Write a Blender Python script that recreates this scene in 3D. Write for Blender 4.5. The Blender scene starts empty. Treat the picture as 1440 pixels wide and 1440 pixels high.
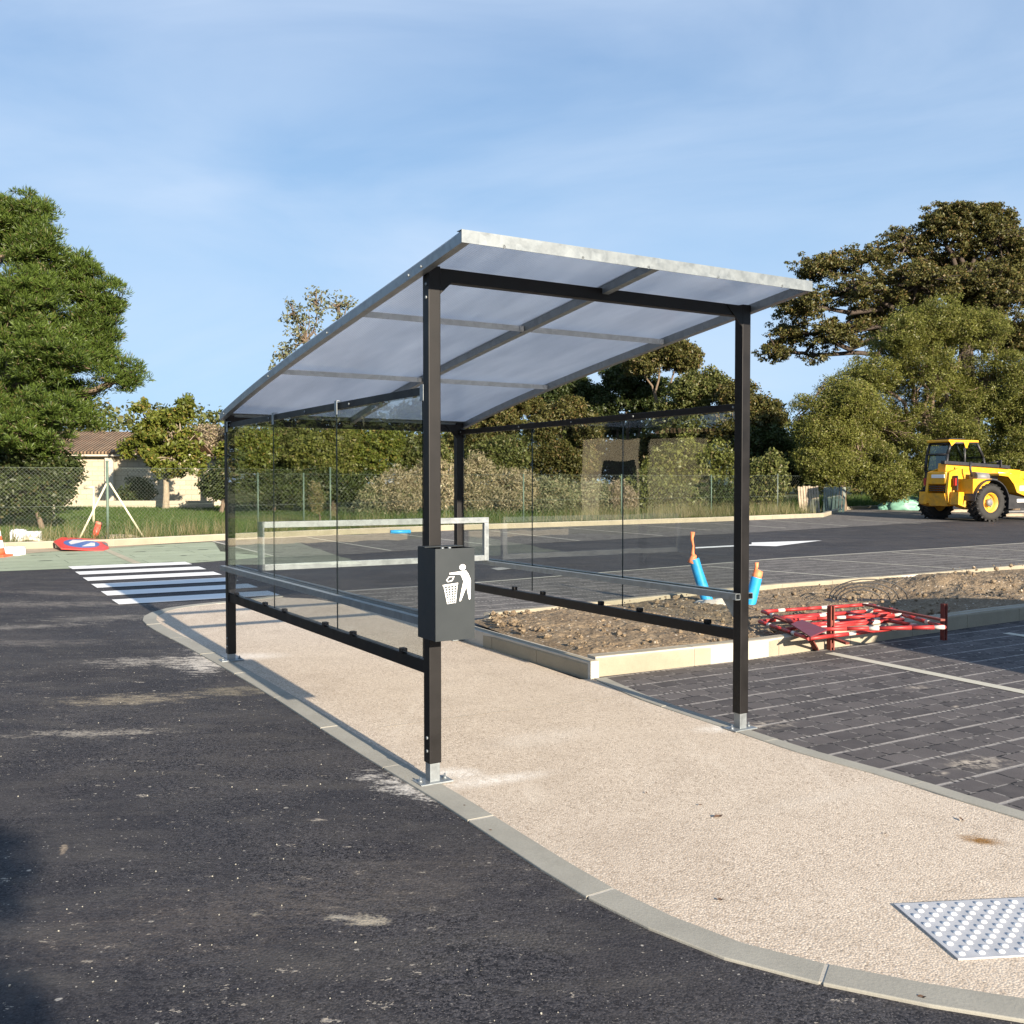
import bpy, bmesh, math, random
import numpy as np
from mathutils import Vector, Matrix

R = math.radians
SC = bpy.context.scene
COL = SC.collection
rnd = random.Random(7)

# ------------------------------------------------------------------ camera
F_PX, PITCH, CAM_H = 1411.0, 0.029, 1.6
cam_d = bpy.data.cameras.new("camera"); cam = bpy.data.objects.new("camera", cam_d); COL.objects.link(cam)
cam.location = (0, 0, CAM_H)
cam.rotation_euler = (math.pi/2 - PITCH, 0, 0)
cam_d.sensor_width = 36; cam_d.lens = 36*F_PX/1440; cam_d.clip_end = 3000; cam_d.clip_start = 0.05
SC.camera = cam

# ------------------------------------------------------------------ light
SUN_E = 17.2
SUN_XY = (0.505, -0.863)
w = bpy.data.worlds.new("World"); SC.world = w; w.use_nodes = True
nt = w.node_tree; nt.nodes.clear()
sky = nt.nodes.new("ShaderNodeTexSky"); sky.sky_type = 'NISHITA'; sky.sun_disc = False
sky.sun_elevation = R(SUN_E); sky.sun_rotation = math.atan2(SUN_XY[0], SUN_XY[1])
sky.air_density = 1.0; sky.dust_density = 0.35; sky.ozone_density = 2.2; sky.altitude = 0
tc = nt.nodes.new("ShaderNodeTexCoord")
mp = nt.nodes.new("ShaderNodeMapping"); mp.inputs['Scale'].default_value = (1.2, 1.0, 4.2); mp.inputs['Rotation'].default_value = (0, R(14), R(20))
nz = nt.nodes.new("ShaderNodeTexNoise"); nz.inputs['Scale'].default_value = 1.6; nz.inputs['Detail'].default_value = 7; nz.inputs['Roughness'].default_value = .52; nz.inputs['Distortion'].default_value = .5
cr = nt.nodes.new("ShaderNodeMapRange"); cr.inputs[1].default_value = .38; cr.inputs[2].default_value = .66; cr.inputs[3].default_value = 0; cr.inputs[4].default_value = .50
mx = nt.nodes.new("ShaderNodeMix"); mx.data_type = 'RGBA'
mx.inputs[7].default_value = (3.45, 4.1, 5.05, 1)      # thin high cloud lit by the sun
bg = nt.nodes.new("ShaderNodeBackground"); bg.inputs['Strength'].default_value = 0.085
wo = nt.nodes.new("ShaderNodeOutputWorld")
L = nt.links
sz = nt.nodes.new("ShaderNodeSeparateXYZ"); L.new(tc.outputs['Generated'], sz.inputs[0])
hz = nt.nodes.new("ShaderNodeMapRange"); hz.inputs[1].default_value = .0; hz.inputs[2].default_value = .42; hz.inputs[3].default_value = .95; hz.inputs[4].default_value = .75; L.new(sz.outputs['Z'], hz.inputs[0])
hg = nt.nodes.new("ShaderNodeMapRange"); hg.inputs[1].default_value = .0; hg.inputs[2].default_value = .5; L.new(sz.outputs['Z'], hg.inputs[0])
ha = nt.nodes.new("ShaderNodeMix"); ha.data_type = 'RGBA'; ha.inputs[6].default_value = (2.15, 3.45, 4.95, 1); ha.inputs[7].default_value = (1.15, 1.85, 3.15, 1); L.new(hg.outputs[0], ha.inputs[0])
hm = nt.nodes.new("ShaderNodeMix"); hm.data_type = 'RGBA'; L.new(hz.outputs[0], hm.inputs[0]); L.new(sky.outputs[0], hm.inputs[6]); L.new(ha.outputs[2], hm.inputs[7])
L.new(tc.outputs['Generated'], mp.inputs['Vector']); L.new(mp.outputs[0], nz.inputs['Vector'])
L.new(nz.outputs['Fac'], cr.inputs[0]); L.new(cr.outputs[0], mx.inputs[0]); L.new(hm.outputs[2], mx.inputs[6])
L.new(mx.outputs[2], bg.inputs['Color']); L.new(bg.outputs[0], wo.inputs['Surface'])
sun_d = bpy.data.lights.new("sun", 'SUN'); sun = bpy.data.objects.new("sun", sun_d); COL.objects.link(sun)
sun_d.energy = 5.0; sun_d.angle = R(0.53); sun_d.color = (1.0, .87, .70)
ce = math.cos(R(SUN_E))
sun.rotation_euler = Vector((-SUN_XY[0]*ce, -SUN_XY[1]*ce, -math.sin(R(SUN_E)))).to_track_quat('-Z', 'Y').to_euler()
SC.view_settings.view_transform = 'Standard'; SC.view_settings.look = 'None'
SC.view_settings.exposure = 1.3; SC.view_settings.gamma = 1; SC.view_settings.use_curve_mapping = False
SC.render.engine = 'CYCLES'
SC.cycles.max_bounces = 10; SC.cycles.transparent_max_bounces = 24; SC.cycles.diffuse_bounces = 3
SC.cycles.use_denoising = True

# ------------------------------------------------------------------ ground frame
TH = 0.5443
A0 = np.array([-.4217, 5.2935]); ax = np.array([-math.sin(TH), math.cos(TH)]); bx_ = np.array([math.cos(TH), math.sin(TH)])
SL = 0.0165; KA = float(A0 @ ax)
def H(x, y):                                   # the site rises gently along the shelter
    s = ax[0]*x + ax[1]*y - KA
    return SL*max(-40.0, min(60.0, s))
def ST(s, t): q = A0 + s*ax + t*bx_; return float(q[0]), float(q[1])
def toST(x, y): q = np.array([x, y]) - A0; return float(q @ ax), float(q @ bx_)
def ray(px, py):
    u = (px-720)/F_PX; v = -(py-720)/F_PX; c, s = math.cos(PITCH), math.sin(PITCH)
    return np.array([u, c+v*s, -s+v*c])
def G(px, py, h=0.0):                          # survey point on the ground (or h above it)
    d = ray(px, py); t = (-SL*KA + h - CAM_H)/(d[2] - SL*(ax @ d[:2])); return float(d[0]*t), float(d[1]*t)
def P(px, py, Y):                              # survey point at distance Y
    d = ray(px, py); t = Y/d[1]; return Vector((d[0]*t, Y, CAM_H + d[2]*t))

# ------------------------------------------------------------------ node helpers
class NT:
    def __init__(s, name):
        s.m = bpy.data.materials.new(name); s.m.use_nodes = True; s.t = s.m.node_tree; s.t.nodes.clear()
        s.out = s.n("OutputMaterial")
    def n(s, typ, props=None, **ins):
        nd = s.t.nodes.new("ShaderNode"+typ)
        for k, v in (props or {}).items(): setattr(nd, k, v)
        for k, v in ins.items():
            key = int(k[1:]) if k[0] == 'i' and k[1:].isdigit() else k.replace('_', ' ')
            s.put(nd.inputs[key], v)
        return nd
    def put(s, sock, v):
        if isinstance(v, bpy.types.Node): v = v.outputs[0]
        if isinstance(v, bpy.types.NodeSocket): s.t.links.new(v, sock)
        else:
            if hasattr(sock.default_value, '__len__') and not hasattr(v, '__len__'): v = (v,)*len(sock.default_value)
            if hasattr(v, '__len__') and len(sock.default_value) == 4 and len(v) == 3: v = (*v, 1)
            sock.default_value = v
    def math(s, op, a, b=0.0, clamp=False):
        return s.n("Math", {'operation': op, 'use_clamp': clamp}, i0=a, i1=b).outputs[0]
    def vmath(s, op, a, b=(0,0,0)):
        nd = s.n("VectorMath", {'operation': op}, i0=a, i1=b)
        return nd.outputs['Value'] if op in ('LENGTH', 'DOT_PRODUCT', 'DISTANCE') else nd.outputs[0]
    def mix(s, f, a, b, blend='MIX'):
        nd = s.n("Mix", {'data_type': 'RGBA', 'blend_type': blend}); s.put(nd.inputs[0], f); s.put(nd.inputs[6], a); s.put(nd.inputs[7], b)
        return nd.outputs[2]
    def rng(s, v, a, b, c=0.0, d=1.0, smooth=False):
        return s.n("MapRange", {'interpolation_type': 'SMOOTHSTEP' if smooth else 'LINEAR'}, i0=v, i1=a, i2=b, i3=c, i4=d).outputs[0]
    def noise(s, vec, scale, detail=4, rough=.55, dist=0.0):
        return s.n("TexNoise", None, Vector=vec, Scale=scale, Detail=detail, Roughness=rough, Distortion=dist).outputs['Fac']
    def vor(s, vec, scale, feature='F1'):
        return s.n("TexVoronoi", {'feature': feature}, Vector=vec, Scale=scale)
    def pos(s): return s.n("NewGeometry").outputs['Position']
    def obj(s): return s.n("TexCoord").outputs['Object']
    def map(s, vec, loc=(0,0,0), rot=(0,0,0), scale=(1,1,1)):
        return s.n("Mapping", None, Vector=vec, Location=loc, Rotation=rot, Scale=scale).outputs[0]
    def frame(s):                               # position in the (t, s) frame of the site
        v = s.vmath('SUBTRACT', s.pos(), (A0[0], A0[1], 0))
        return s.map(v, rot=(0, 0, -TH))
    def bump(s, h, strength=.3, dist=.01):
        return s.n("Bump", None, Strength=strength, Distance=dist, Height=h).outputs[0]
    def bsdf(s, col, rough=.6, metal=0.0, normal=None, spec=.5, **kw):
        b = s.n("BsdfPrincipled", None, Base_Color=col, Roughness=rough, Metallic=metal)
        b.inputs['Specular IOR Level'].default_value = spec
        for k, v in kw.items(): s.put(b.inputs[k.replace('_', ' ')], v)
        if normal is not None: s.put(b.inputs['Normal'], normal)
        return b
    def done(s, sh):
        s.put(s.out.inputs['Surface'], sh.outputs[0] if isinstance(sh, bpy.types.Node) else sh); return s.m
    def blob(s, vec, cx, cy, rx, ry, ang=0.0, soft=.9):
        v = s.map(s.vmath('SUBTRACT', vec, (cx, cy, 0)), rot=(0, 0, -ang))
        v = s.vmath('MULTIPLY', v, (1/rx, 1/ry, 0))
        return s.rng(s.vmath('LENGTH', v), 1.0, 1.0-soft, 0, 1, True)

def simple(name, col, rough=.6, metal=0.0, var=.12, scale=8.0, bump=.0, spec=.5):
    k = NT(name); p = k.obj(); n = k.noise(p, scale, 5)
    c = k.mix(k.rng(n, .3, .7), tuple(x*(1-var) for x in col), tuple(min(1, x*(1+var)) for x in col))
    nrm = k.bump(k.noise(p, scale*12, 3), bump, .003) if bump else None
    r = k.rng(n, .3, .7, rough*.85, min(1, rough*1.15))
    return k.done(k.bsdf(c, r, metal, nrm, spec))

def m_asphalt():
    k = NT("asphalt"); p = k.pos()
    big = k.noise(p, .45, 6, .6); med = k.noise(k.map(p, scale=(1, 3.2, 1), rot=(0, 0, -TH)), 1.3, 6, .65)
    v1 = k.vor(p, 82); cellv = k.n("SeparateColor", None, Color=v1.outputs['Color']).outputs[0]
    c = k.mix(k.rng(cellv, .15, .95), (.007, .007, .0095), (.056, .0535, .058))
    v0 = k.vor(p, 210); cv0 = k.n("SeparateColor", None, Color=v0.outputs['Color']).outputs[1]
    c = k.mix(k.rng(cv0, .72, .95, 0, .8), c, (.115, .108, .11))
    c = k.mix(k.rng(k.noise(p, 1.7, 7, .72), .44, .62, 0, .42), c, (.070, .064, .062)); c = k.mix(k.rng(k.noise(p, .8, 4, .6), .42, .6, 0, .55), c, (.022, .021, .025))
    c = k.mix(k.rng(med, .48, .72, 0, .45), c, (.10, .092, .082))
    # pale grit trodden in from the works
    for sc, th, am in ((9, .11, .9), (24, .16, .8), (3.4, .075, .95), (50, .2, .7)):
        vv = k.vor(p, sc); rcn = k.n("SeparateColor", None, Color=vv.outputs['Color']); rc = rcn.outputs[1]
        warp = k.math('ADD', vv.outputs['Distance'], k.math('ADD', k.math('MULTIPLY', k.math('SUBTRACT', k.noise(p, sc*5, 3), .5), .25), k.math('MULTIPLY', rcn.outputs[0], .12)))
        m = k.math('MULTIPLY', k.math('MULTIPLY', k.rng(warp, th, th-.05), k.rng(rc, .66, .72)), k.rng(k.noise(p, .8, 5, .7), .40, .58, .15, 1))
        c = k.mix(k.math('MULTIPLY', m, am), c, (.46, .43, .38))
    # drilling dust round the post feet and smears of sand
    st = k.noise(k.map(p, scale=(1, 2.4, 1), rot=(0, 0, .5)), 6, 9, .78); fine = k.noise(p, 60, 3, .6)
    def stain(c, px, py, rx, ry, ang, col, am, lo=.42, hi=.66):
        x, y = G(px, py); m = k.rng(k.math('ADD', k.blob(p, x, y, rx*1.25, ry*1.25, ang), k.math('MULTIPLY', k.math('SUBTRACT', k.math('ADD', k.math('MULTIPLY', st, .72), k.math('MULTIPLY', fine, .28)), .5), 5.5)), .55, 1.35)
        return k.mix(k.math('MULTIPLY', m, am), c, col)
    for a in ((300, 928, .9, .45, TH+1.2, (.62, .58, .52), .95, .25, .6), (245, 930, 1.1, .35, .15, (.5, .46, .40), .7), (575, 1108, .5, .22, TH+1.9, (.60, .57, .52), .9, .25, .62),
              (180, 985, .75, .28, .2, (.33, .28, .20), .75), (330, 972, .45, .28, .2, (.30, .26, .18), .7), (135, 1032, .7, .16, .1, (.42, .38, .32), .75),
              (520, 1295, .13, .09, 0, (.45, .40, .31), .9), (475, 1292, .07, .05, 0, (.5, .46, .38), .8), (360, 1286, .05, .04, .3, (.45, .40, .31), .8),
              (90, 1195, .10, .025, 1.9, (.35, .28, .2), .8), (445, 1154, .08, .03, 0, (.5, .44, .36), .8), (60, 850, 2.4, .4, .1, (.3, .27, .23), .5), (30, 882, 1.3, .25, .3, (.35, .32, .28), .5), (100, 835, 1.8, .3, -.2, (.25, .22, .19), .5), (20, 905, 1.5, .3, .1, (.2, .18, .16), .5),
              (150, 870, 1.3, .35, .3, (.25, .23, .20), .6), (400, 780, 2.5, .25, .5, (.35, .32, .28), .6), (560, 1240, 1.2, .5, .5, (.12, .105, .09), .3), (250, 1300, 1.3, .5, .3, (.12, .10, .085), .3)):
        c = stain(c, *a)
    h = k.math('ADD', k.math('MULTIPLY', v1.outputs['Distance'], -1.0), k.math('MULTIPLY', fine, .5))
    return k.done(k.bsdf(c, k.rng(big, .3, .7, .62, .85), 0, k.bump(h, .4, .005), .25))

def m_path():
    k = NT("exposed_aggregate"); p = k.pos()
    v = k.vor(p, 105); cc = k.n("SeparateColor", None, Color=v.outputs['Color'])
    edge = k.rng(k.vor(p, 105, 'DISTANCE_TO_EDGE').outputs['Distance'], .0, .16)
    c = k.mix(cc.outputs[0], (.48, .40, .315), (.73, .635, .52))
    c = k.mix(k.rng(cc.outputs[1], .88, .94), c, (.32, .26, .20))
    c = k.mix(k.rng(edge, 0, 1, .68, 0), c, (.22, .17, .125))
    big = k.noise(p, .9, 6, .6)
    c = k.mix(k.rng(big, .35, .7, 0, .3), c, (.60, .52, .42))
    c = k.mix(k.rng(k.noise(p, .35, 3), .45, .65, 0, .25), c, (.35, .28, .21))
    c = k.mix(k.rng(k.noise(p, 2.6, 7, .72), .5, .68, 0, .28), c, (.30, .24, .18)); c = k.mix(k.rng(k.noise(k.map(p, scale=(1, .25, 1), rot=(0, 0, .5)), 3.1, 6, .7), .55, .7, 0, .3), c, (.70, .63, .53))
    st = k.noise(p, 30, 5, .7)
    for px, py, rx, ry, ang, col, am in ((1377, 1184, .13, .085, -.35, (.22, .11, .025), 1.0), (1383, 1186, .10, .06, -.35, (.22, .11, .025), 1.0), (690, 1100, .5, .12, TH-.1, (.78, .74, .67), .8), (640, 1090, .22, .16, 0, (.8, .77, .71), .8),
                                   (1025, 1025, .35, .15, .4, (.75, .72, .66), .8), (760, 1040, .6, .25, TH, (.66, .60, .52), .45), (345, 925, .5, .25, .3, (.72, .68, .62), .8),
                                   (1180, 1120, .9, .12, .5, (.6, .54, .46), .35), (900, 1180, .6, .3, .2, (.4, .33, .26), .3)):
        x, y = G(px, py); c = k.mix(k.math('MULTIPLY', k.math('MULTIPLY', k.blob(p, x, y, rx, ry, ang), k.rng(st, .25, .6)), am), c, col)
    h = k.math('MULTIPLY', v.outputs['Distance'], -1.0)
    return k.done(k.bsdf(c, .8, 0, k.bump(h, .45, .004), .3))

def m_pavers(name, c1, c2, joint, lime, bw=.215, rh=.1725, line_every=2):
    k = NT(name); f = k.frame(); p = k.pos()
    wob = k.vmath('MULTIPLY', k.vmath('SUBTRACT', k.n("TexNoise", None, Vector=p, Scale=9.0).outputs['Color'], (.5, .5, .5)), (.012, .012, 0))
    f2 = k.vmath('ADD', f, wob)
    br = k.n("TexBrick", {'offset': .5, 'offset_frequency': 2, 'squash': 1.0}, Vector=f2, Color1=(.25,)*3, Color2=(.85,)*3, Mortar=(0, 0, 0), Scale=1.0, Mortar_Size=.0075, Mortar_Smooth=.15, Bias=0.0, Brick_Width=bw, Row_Height=rh)
    cell = k.n("SeparateColor", None, Color=br.outputs['Color']).outputs[0]
    n = k.noise(p, 2.2, 6, .65); fn = k.noise(p, 120, 3, .6)
    c = k.mix(k.rng(cell, .25, .85), tuple(x*.92 for x in c1), tuple(x*1.04 for x in c2))
    c = k.mix(k.rng(n, .42, .7, 0, .5), c, tuple(x*1.35+.012 for x in c2))
    c = k.mix(k.rng(fn, .35, .7, 0, .35), c, tuple(x*.5 for x in c1))
    mort = br.outputs['Fac']
    jn = k.noise(p, 14, 4, .7)
    c = k.mix(mort, c, k.mix(k.rng(jn, .47, .56), joint, tuple(x*.62 for x in lime)))
    sy = k.n("SeparateXYZ", None, Vector=f2)
    fy = k.math('FRACT', k.math('DIVIDE', sy.outputs['Y'], rh*line_every)); dy = k.math('ABSOLUTE', k.math('SUBTRACT', fy, .5))
    ln = k.rng(dy, .5-.05, .5-.025)
    lm = k.math('MULTIPLY', ln, k.rng(k.noise(p, 5, 5, .7), .28, .5, .5, 1))
    c = k.mix(lm, c, k.mix(k.rng(fn, .4, .6), lime, tuple(x*.7 for x in lime)))
    # drainage notches between the stones, and spilt fines
    fx = k.math('FRACT', k.math('DIVIDE', sy.outputs['X'], bw*.25)); hx = k.rng(k.math('ABSOLUTE', k.math('SUBTRACT', fx, .5)), .22, .14)
    fy2 = k.math('ABSOLUTE', k.math('SUBTRACT', k.math('FRACT', k.math('ADD', k.math('DIVIDE', sy.outputs['Y'], rh*line_every), .5)), .5)); hy = k.rng(fy2, .055, .035)
    hole = k.math('MULTIPLY', k.math('MULTIPLY', hx, hy), k.rng(k.noise(p, 3.0, 4, .6), .46, .56))
    c = k.mix(k.math('MULTIPLY', hole, .9), c, (.008, .008, .009))
    for px, py, rx, ry, am in ((1375, 1075, .3, .16, .9), (1290, 968, .16, .1, .7), (1318, 1090, .1, .05, .95), (1070, 1022, .35, .15, .7), (1345, 995, .06, .04, .9)):
        x, y = G(px, py); c = k.mix(k.math('MULTIPLY', k.math('MULTIPLY', k.blob(p, x, y, rx, ry, .4), k.rng(k.noise(p, 14, 6, .7), .45, .62)), am), c, (.5, .44, .36))
    vv = k.vor(p, 7); rc = k.n("SeparateColor", None, Color=vv.outputs['Color']).outputs[1]
    c = k.mix(k.math('MULTIPLY', k.rng(vv.outputs['Distance'], .12, .08), k.rng(rc, .75, .8)), c, (.45, .42, .38))
    h = k.math('SUBTRACT', k.math('MULTIPLY', fn, .15), k.math('ADD', mort, hole))
    return k.done(k.bsdf(c, .82, 0, k.bump(h, .5, .006), .3))

def m_concrete(name, col, var=.16):
    k = NT(name); p = k.pos(); n = k.noise(p, 2.6, 7, .65); fn = k.noise(p, 70, 4, .65)
    c = k.mix(k.rng(n, .3, .72), tuple(x*(1-var) for x in col), tuple(x*(1+var*.7) for x in col))
    c = k.mix(k.rng(fn, .45, .75, 0, .3), c, tuple(x*.62 for x in col))
    return k.done(k.bsdf(c, .85, 0, k.bump(fn, .3, .004), .3))

def m_paint(name, col, wear=.35):
    k = NT(name); p = k.pos(); n = k.noise(p, 26, 6, .75)
    c = k.mix(k.rng(n, .62, .78, 0, wear), col, (.09, .09, .09))
    return k.done(k.bsdf(c, .6, 0, k.bump(k.noise(p, 90, 2), .3, .004), .4))

def m_soil():
    k = NT("soil"); p = k.pos(); n = k.noise(p, 3.5, 8, .7); f = k.noise(p, 40, 6, .75); v = k.vor(p, 28)
    c = k.mix(k.rng(n, .3, .7), (.19, .14, .092), (.36, .285, .195))
    c = k.mix(k.rng(f, .4, .65, 0, .75), c, (.11, .08, .052))
    cv = k.n("SeparateColor", None, Color=v.outputs['Color']).outputs[0]
    c = k.mix(k.math('MULTIPLY', k.rng(cv, .86, .9), k.rng(v.outputs['Distance'], .4, .3)), c, (.48, .42, .34))
    return k.done(k.bsdf(c, .95, 0, k.bump(k.math('ADD', f, k.math('MULTIPLY', v.outputs['Distance'], -.6)), .9, .02), .15))

def m_ground():
    k = NT("rough_ground"); p = k.pos(); n = k.noise(p, .5, 8, .7); f = k.noise(p, 12, 6, .7)
    c = k.mix(k.rng(n, .35, .65), (.055, .085, .022), (.13, .11, .055)); c = k.mix(k.rng(f, .4, .7, 0, .5), c, (.045, .05, .02))
    return k.done(k.bsdf(c, .95, 0, k.bump(f, .6, .03), .2))

def m_galv(name="galvanised_steel", base=(.31, .34, .355), met=.6):
    k = NT(name); p = k.obj(); v = k.vor(p, 26); cv = k.n("SeparateColor", None, Color=v.outputs['Color']).outputs[0]
    n = k.noise(p, 14, 6, .7)
    c = k.mix(k.math('ADD', k.math('MULTIPLY', cv, .22), k.math('MULTIPLY', n, .62)), tuple(x*.55 for x in base), tuple(x*1.25 for x in base))
    return k.done(k.bsdf(c, k.rng(n, .3, .7, .34, .6), met, k.bump(n, .08, .002)))

def m_glass(name='clear_panel'):
    k = NT(name); p = k.obj()
    nrm = k.bump(k.noise(p, 2.2, 2, .4), .05, .02)
    fr = k.n("Fresnel", None, IOR=k.math('SUBTRACT', 1.5, k.math('MULTIPLY', k.n("NewGeometry").outputs['Backfacing'], 1.5-1/1.5)), Normal=nrm)
    t = k.n("BsdfTransparent", None, Color=(.895, .915, .905)); g = k.n("BsdfGlossy", None, Color=(1, 1, 1), Roughness=.0, Normal=nrm)
    return k.done(k.n("MixShader", None, i0=fr.outputs[0], i1=t, i2=g))

def m_roof():
    k = NT("twin_wall_polycarbonate"); p = k.obj()
    sx = k.n("SeparateXYZ", None, Vector=p).outputs['X']
    wv = k.math('SINE', k.math('MULTIPLY', sx, 2*math.pi/.016))
    n = k.noise(k.map(p, scale=(1.6, .3, 1)), 2.2, 6, .62)
    col = k.mix(k.rng(n, .3, .72), (.62, .67, .74), (.84, .88, .93))
    nrm = k.bump(wv, .2, .002)
    tl = k.n("BsdfTranslucent", None, Color=col, Normal=nrm); df = k.n("BsdfDiffuse", None, Color=(.34, .40, .47), Normal=nrm)
    tp = k.n("BsdfTransparent", None, Color=(.62, .66, .70))
    gl = k.n("BsdfGlossy", None, Color=(.9, .92, .95), Roughness=k.rng(n, .3, .7, .10, .22), Normal=nrm)
    a = k.n("MixShader", None, i0=.2, i1=tl, i2=df); b = k.n("MixShader", None, i0=.07, i1=a, i2=tp)
    fr = k.n("Fresnel", None, IOR=k.math('SUBTRACT', 1.5, k.math('MULTIPLY', k.n("NewGeometry").outputs['Backfacing'], 1.5-1/1.5)), Normal=nrm)
    return k.done(k.n("MixShader", None, i0=fr.outputs[0], i1=b, i2=gl))

def m_leaf(name, dark, lit, warm, warm_amt=.15, trans=.35, patch=.6):
    k = NT(name); g = k.n("NewGeometry"); ri = g.outputs['Random Per Island']; n = k.noise(g.outputs['Position'], patch, 4, .6)
    c = k.mix(ri, dark, lit); c = k.mix(k.rng(n, .35, .68, 0, .45), c, tuple(x*1.25 for x in lit))
    r2 = k.math('FRACT', k.math('MULTIPLY', ri, 17.31)); c = k.mix(k.rng(r2, 1-warm_amt, 1-warm_amt*.6), c, warm)
    d = k.n("BsdfDiffuse", None, Color=c); t = k.n("BsdfTranslucent", None, Color=c)
    gl = k.n("BsdfGlossy", None, Color=(.5, .5, .5), Roughness=.45)
    a = k.n("MixShader", None, i0=trans, i1=d, i2=t)
    return k.done(k.n("MixShader", None, i0=.035, i1=a, i2=gl))

def m_bark(name, c):
    k = NT(name); p = k.obj(); n = k.noise(k.map(p, scale=(6, 6, 1)), 4, 7, .7)
    return k.done(k.bsdf(k.mix(k.rng(n, .3, .7), tuple(x*.55 for x in c), tuple(x*1.4 for x in c)), .9, 0, k.bump(n, .6, .02), .2))

M = {}
M['asphalt'] = m_asphalt(); M['path'] = m_path()
M['pavers'] = m_pavers("dark_pavers", (.060, .054, .055), (.105, .094, .092), (.010, .010, .011), (.33, .31, .29))
M['pavers_far'] = m_pavers("bay_pavers", (.085, .078, .072), (.13, .12, .110), (.03, .03, .03), (.42, .39, .36), line_every=2)
M['green'] = m_pavers("green_pavers", (.30, .345, .24), (.345, .39, .275), (.10, .12, .08), (.32, .355, .26), bw=2.4, rh=.6, line_every=2)
M['kerb'] = m_concrete("kerb_concrete", (.31, .275, .205)); M['kerb_flush'] = m_concrete("flush_kerb_concrete", (.30, .29, .25))
M['mortar'] = m_concrete("mortar", (.46, .43, .37)); M['sand'] = m_concrete("sand", (.42, .34, .24), .25)
M['white'] = m_paint("white_road_paint", (.78, .78, .76), .3); M['line'] = m_paint("bay_line", (.48, .46, .38), .5); M['faint'] = m_paint("faint_line", (.33, .32, .29), .6)
M['beige'] = m_concrete("beige_line", (.42, .38, .28))
M['soil'] = m_soil(); M['ground'] = m_ground()
M['galv'] = m_galv(); M['fascia'] = m_galv('fascia_steel', (.235, .262, .275), .45); M['galv_light'] = m_galv('bright_galvanised_steel', (.62, .65, .67), .0); M['black'] = simple("black_powder_coat", (.0075, .0066, .0066), .5, 0, .25, 6, .05, .28)
M['anthracite'] = simple("anthracite_powder_coat", (.015, .021, .025), .5, 0, .06, 5, .04)
M['vinyl'] = simple("white_vinyl", (.82, .82, .80), .4, 0, .03, 20)
M['glass'] = m_glass(); M['glass_edge'] = simple('panel_edge', (.02, .035, .035), .3); M['roof'] = m_roof()
M['plaster'] = simple("dry_mortar", (.55, .50, .43), .95, 0, .2, 12, .5)

# ------------------------------------------------------------------ object helpers
def tag(o, label=None, cat=None, group=None, kind=None):
    if label: o['label'] = label
    if cat: o['category'] = cat
    if group: o['group'] = group
    if kind: o['kind'] = kind
    return o
def empty(name, loc, rz=0.0, label=None, cat=None, group=None):
    o = bpy.data.objects.new(name, None); COL.objects.link(o); o.empty_display_size = .2
    o.location = loc; o.rotation_euler = (0, 0, rz); tag(o, label, cat, group); return o
def link(name, me, mat, parent=None, smooth=False):
    mats = mat if isinstance(mat, (list, tuple)) else [mat]
    for m in mats: me.materials.append(m)
    if smooth:
        me.polygons.foreach_set('use_smooth', [True]*len(me.polygons))
    o = bpy.data.objects.new(name, me); COL.objects.link(o)
    if parent: o.parent = parent
    return o
def from_bm(name, bm, mat, parent=None, smooth=False, label=None):
    bmesh.ops.recalc_face_normals(bm, faces=bm.faces)
    me = bpy.data.meshes.new(name); bm.to_mesh(me); bm.free()
    o = link(name, me, mat, parent, smooth)
    if label: o['label'] = label
    return o
def np_mesh(name, verts, faces_n, mat, parent=None, smooth=False, nper=4):
    """verts (N,3); faces are consecutive groups of nper vertices"""
    me = bpy.data.meshes.new(name); nv = len(verts); nf = nv//nper
    me.vertices.add(nv); me.vertices.foreach_set('co', np.asarray(verts, np.float32).ravel())
    me.loops.add(nv); me.loops.foreach_set('vertex_index', np.arange(nv, dtype=np.int32))
    me.polygons.add(nf); me.polygons.foreach_set('loop_start', np.arange(0, nv, nper, dtype=np.int32))
    me.update(calc_edges=True); me.validate()
    return link(name, me, mat, parent, smooth)
def box(bm, c, d, rot=None, bev=0.0, mi=0):
    """box centred c, full dims d"""
    m = Matrix.Translation(Vector(c)) @ (rot.to_4x4() if rot is not None else Matrix()) @ Matrix.Diagonal((d[0], d[1], d[2], 1))
    r = bmesh.ops.create_cube(bm, size=1.0, matrix=m); vs = r['verts']
    fs = {f for v in vs for f in v.link_faces}
    for f in fs: f.material_index = mi
    if bev > 0:
        es = {e for v in vs for e in v.link_edges}
        bmesh.ops.bevel(bm, geom=list(es), offset=bev, segments=2, profile=.6, affect='EDGES')
def bar(bm, p, q, wd, ht, up=(0, 0, 1), bev=0.0, mi=0):
    p, q = Vector(p), Vector(q); d = q-p; x = d.normalized(); u = Vector(up); y = u.cross(x)
    if y.length < 1e-4: y = Vector((0, 1, 0)).cross(x)
    y.normalize(); z = x.cross(y); rot = Matrix((x, y, z)).transposed()
    box(bm, (p+q)/2, (d.length, wd, ht), rot, bev, mi)
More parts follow.
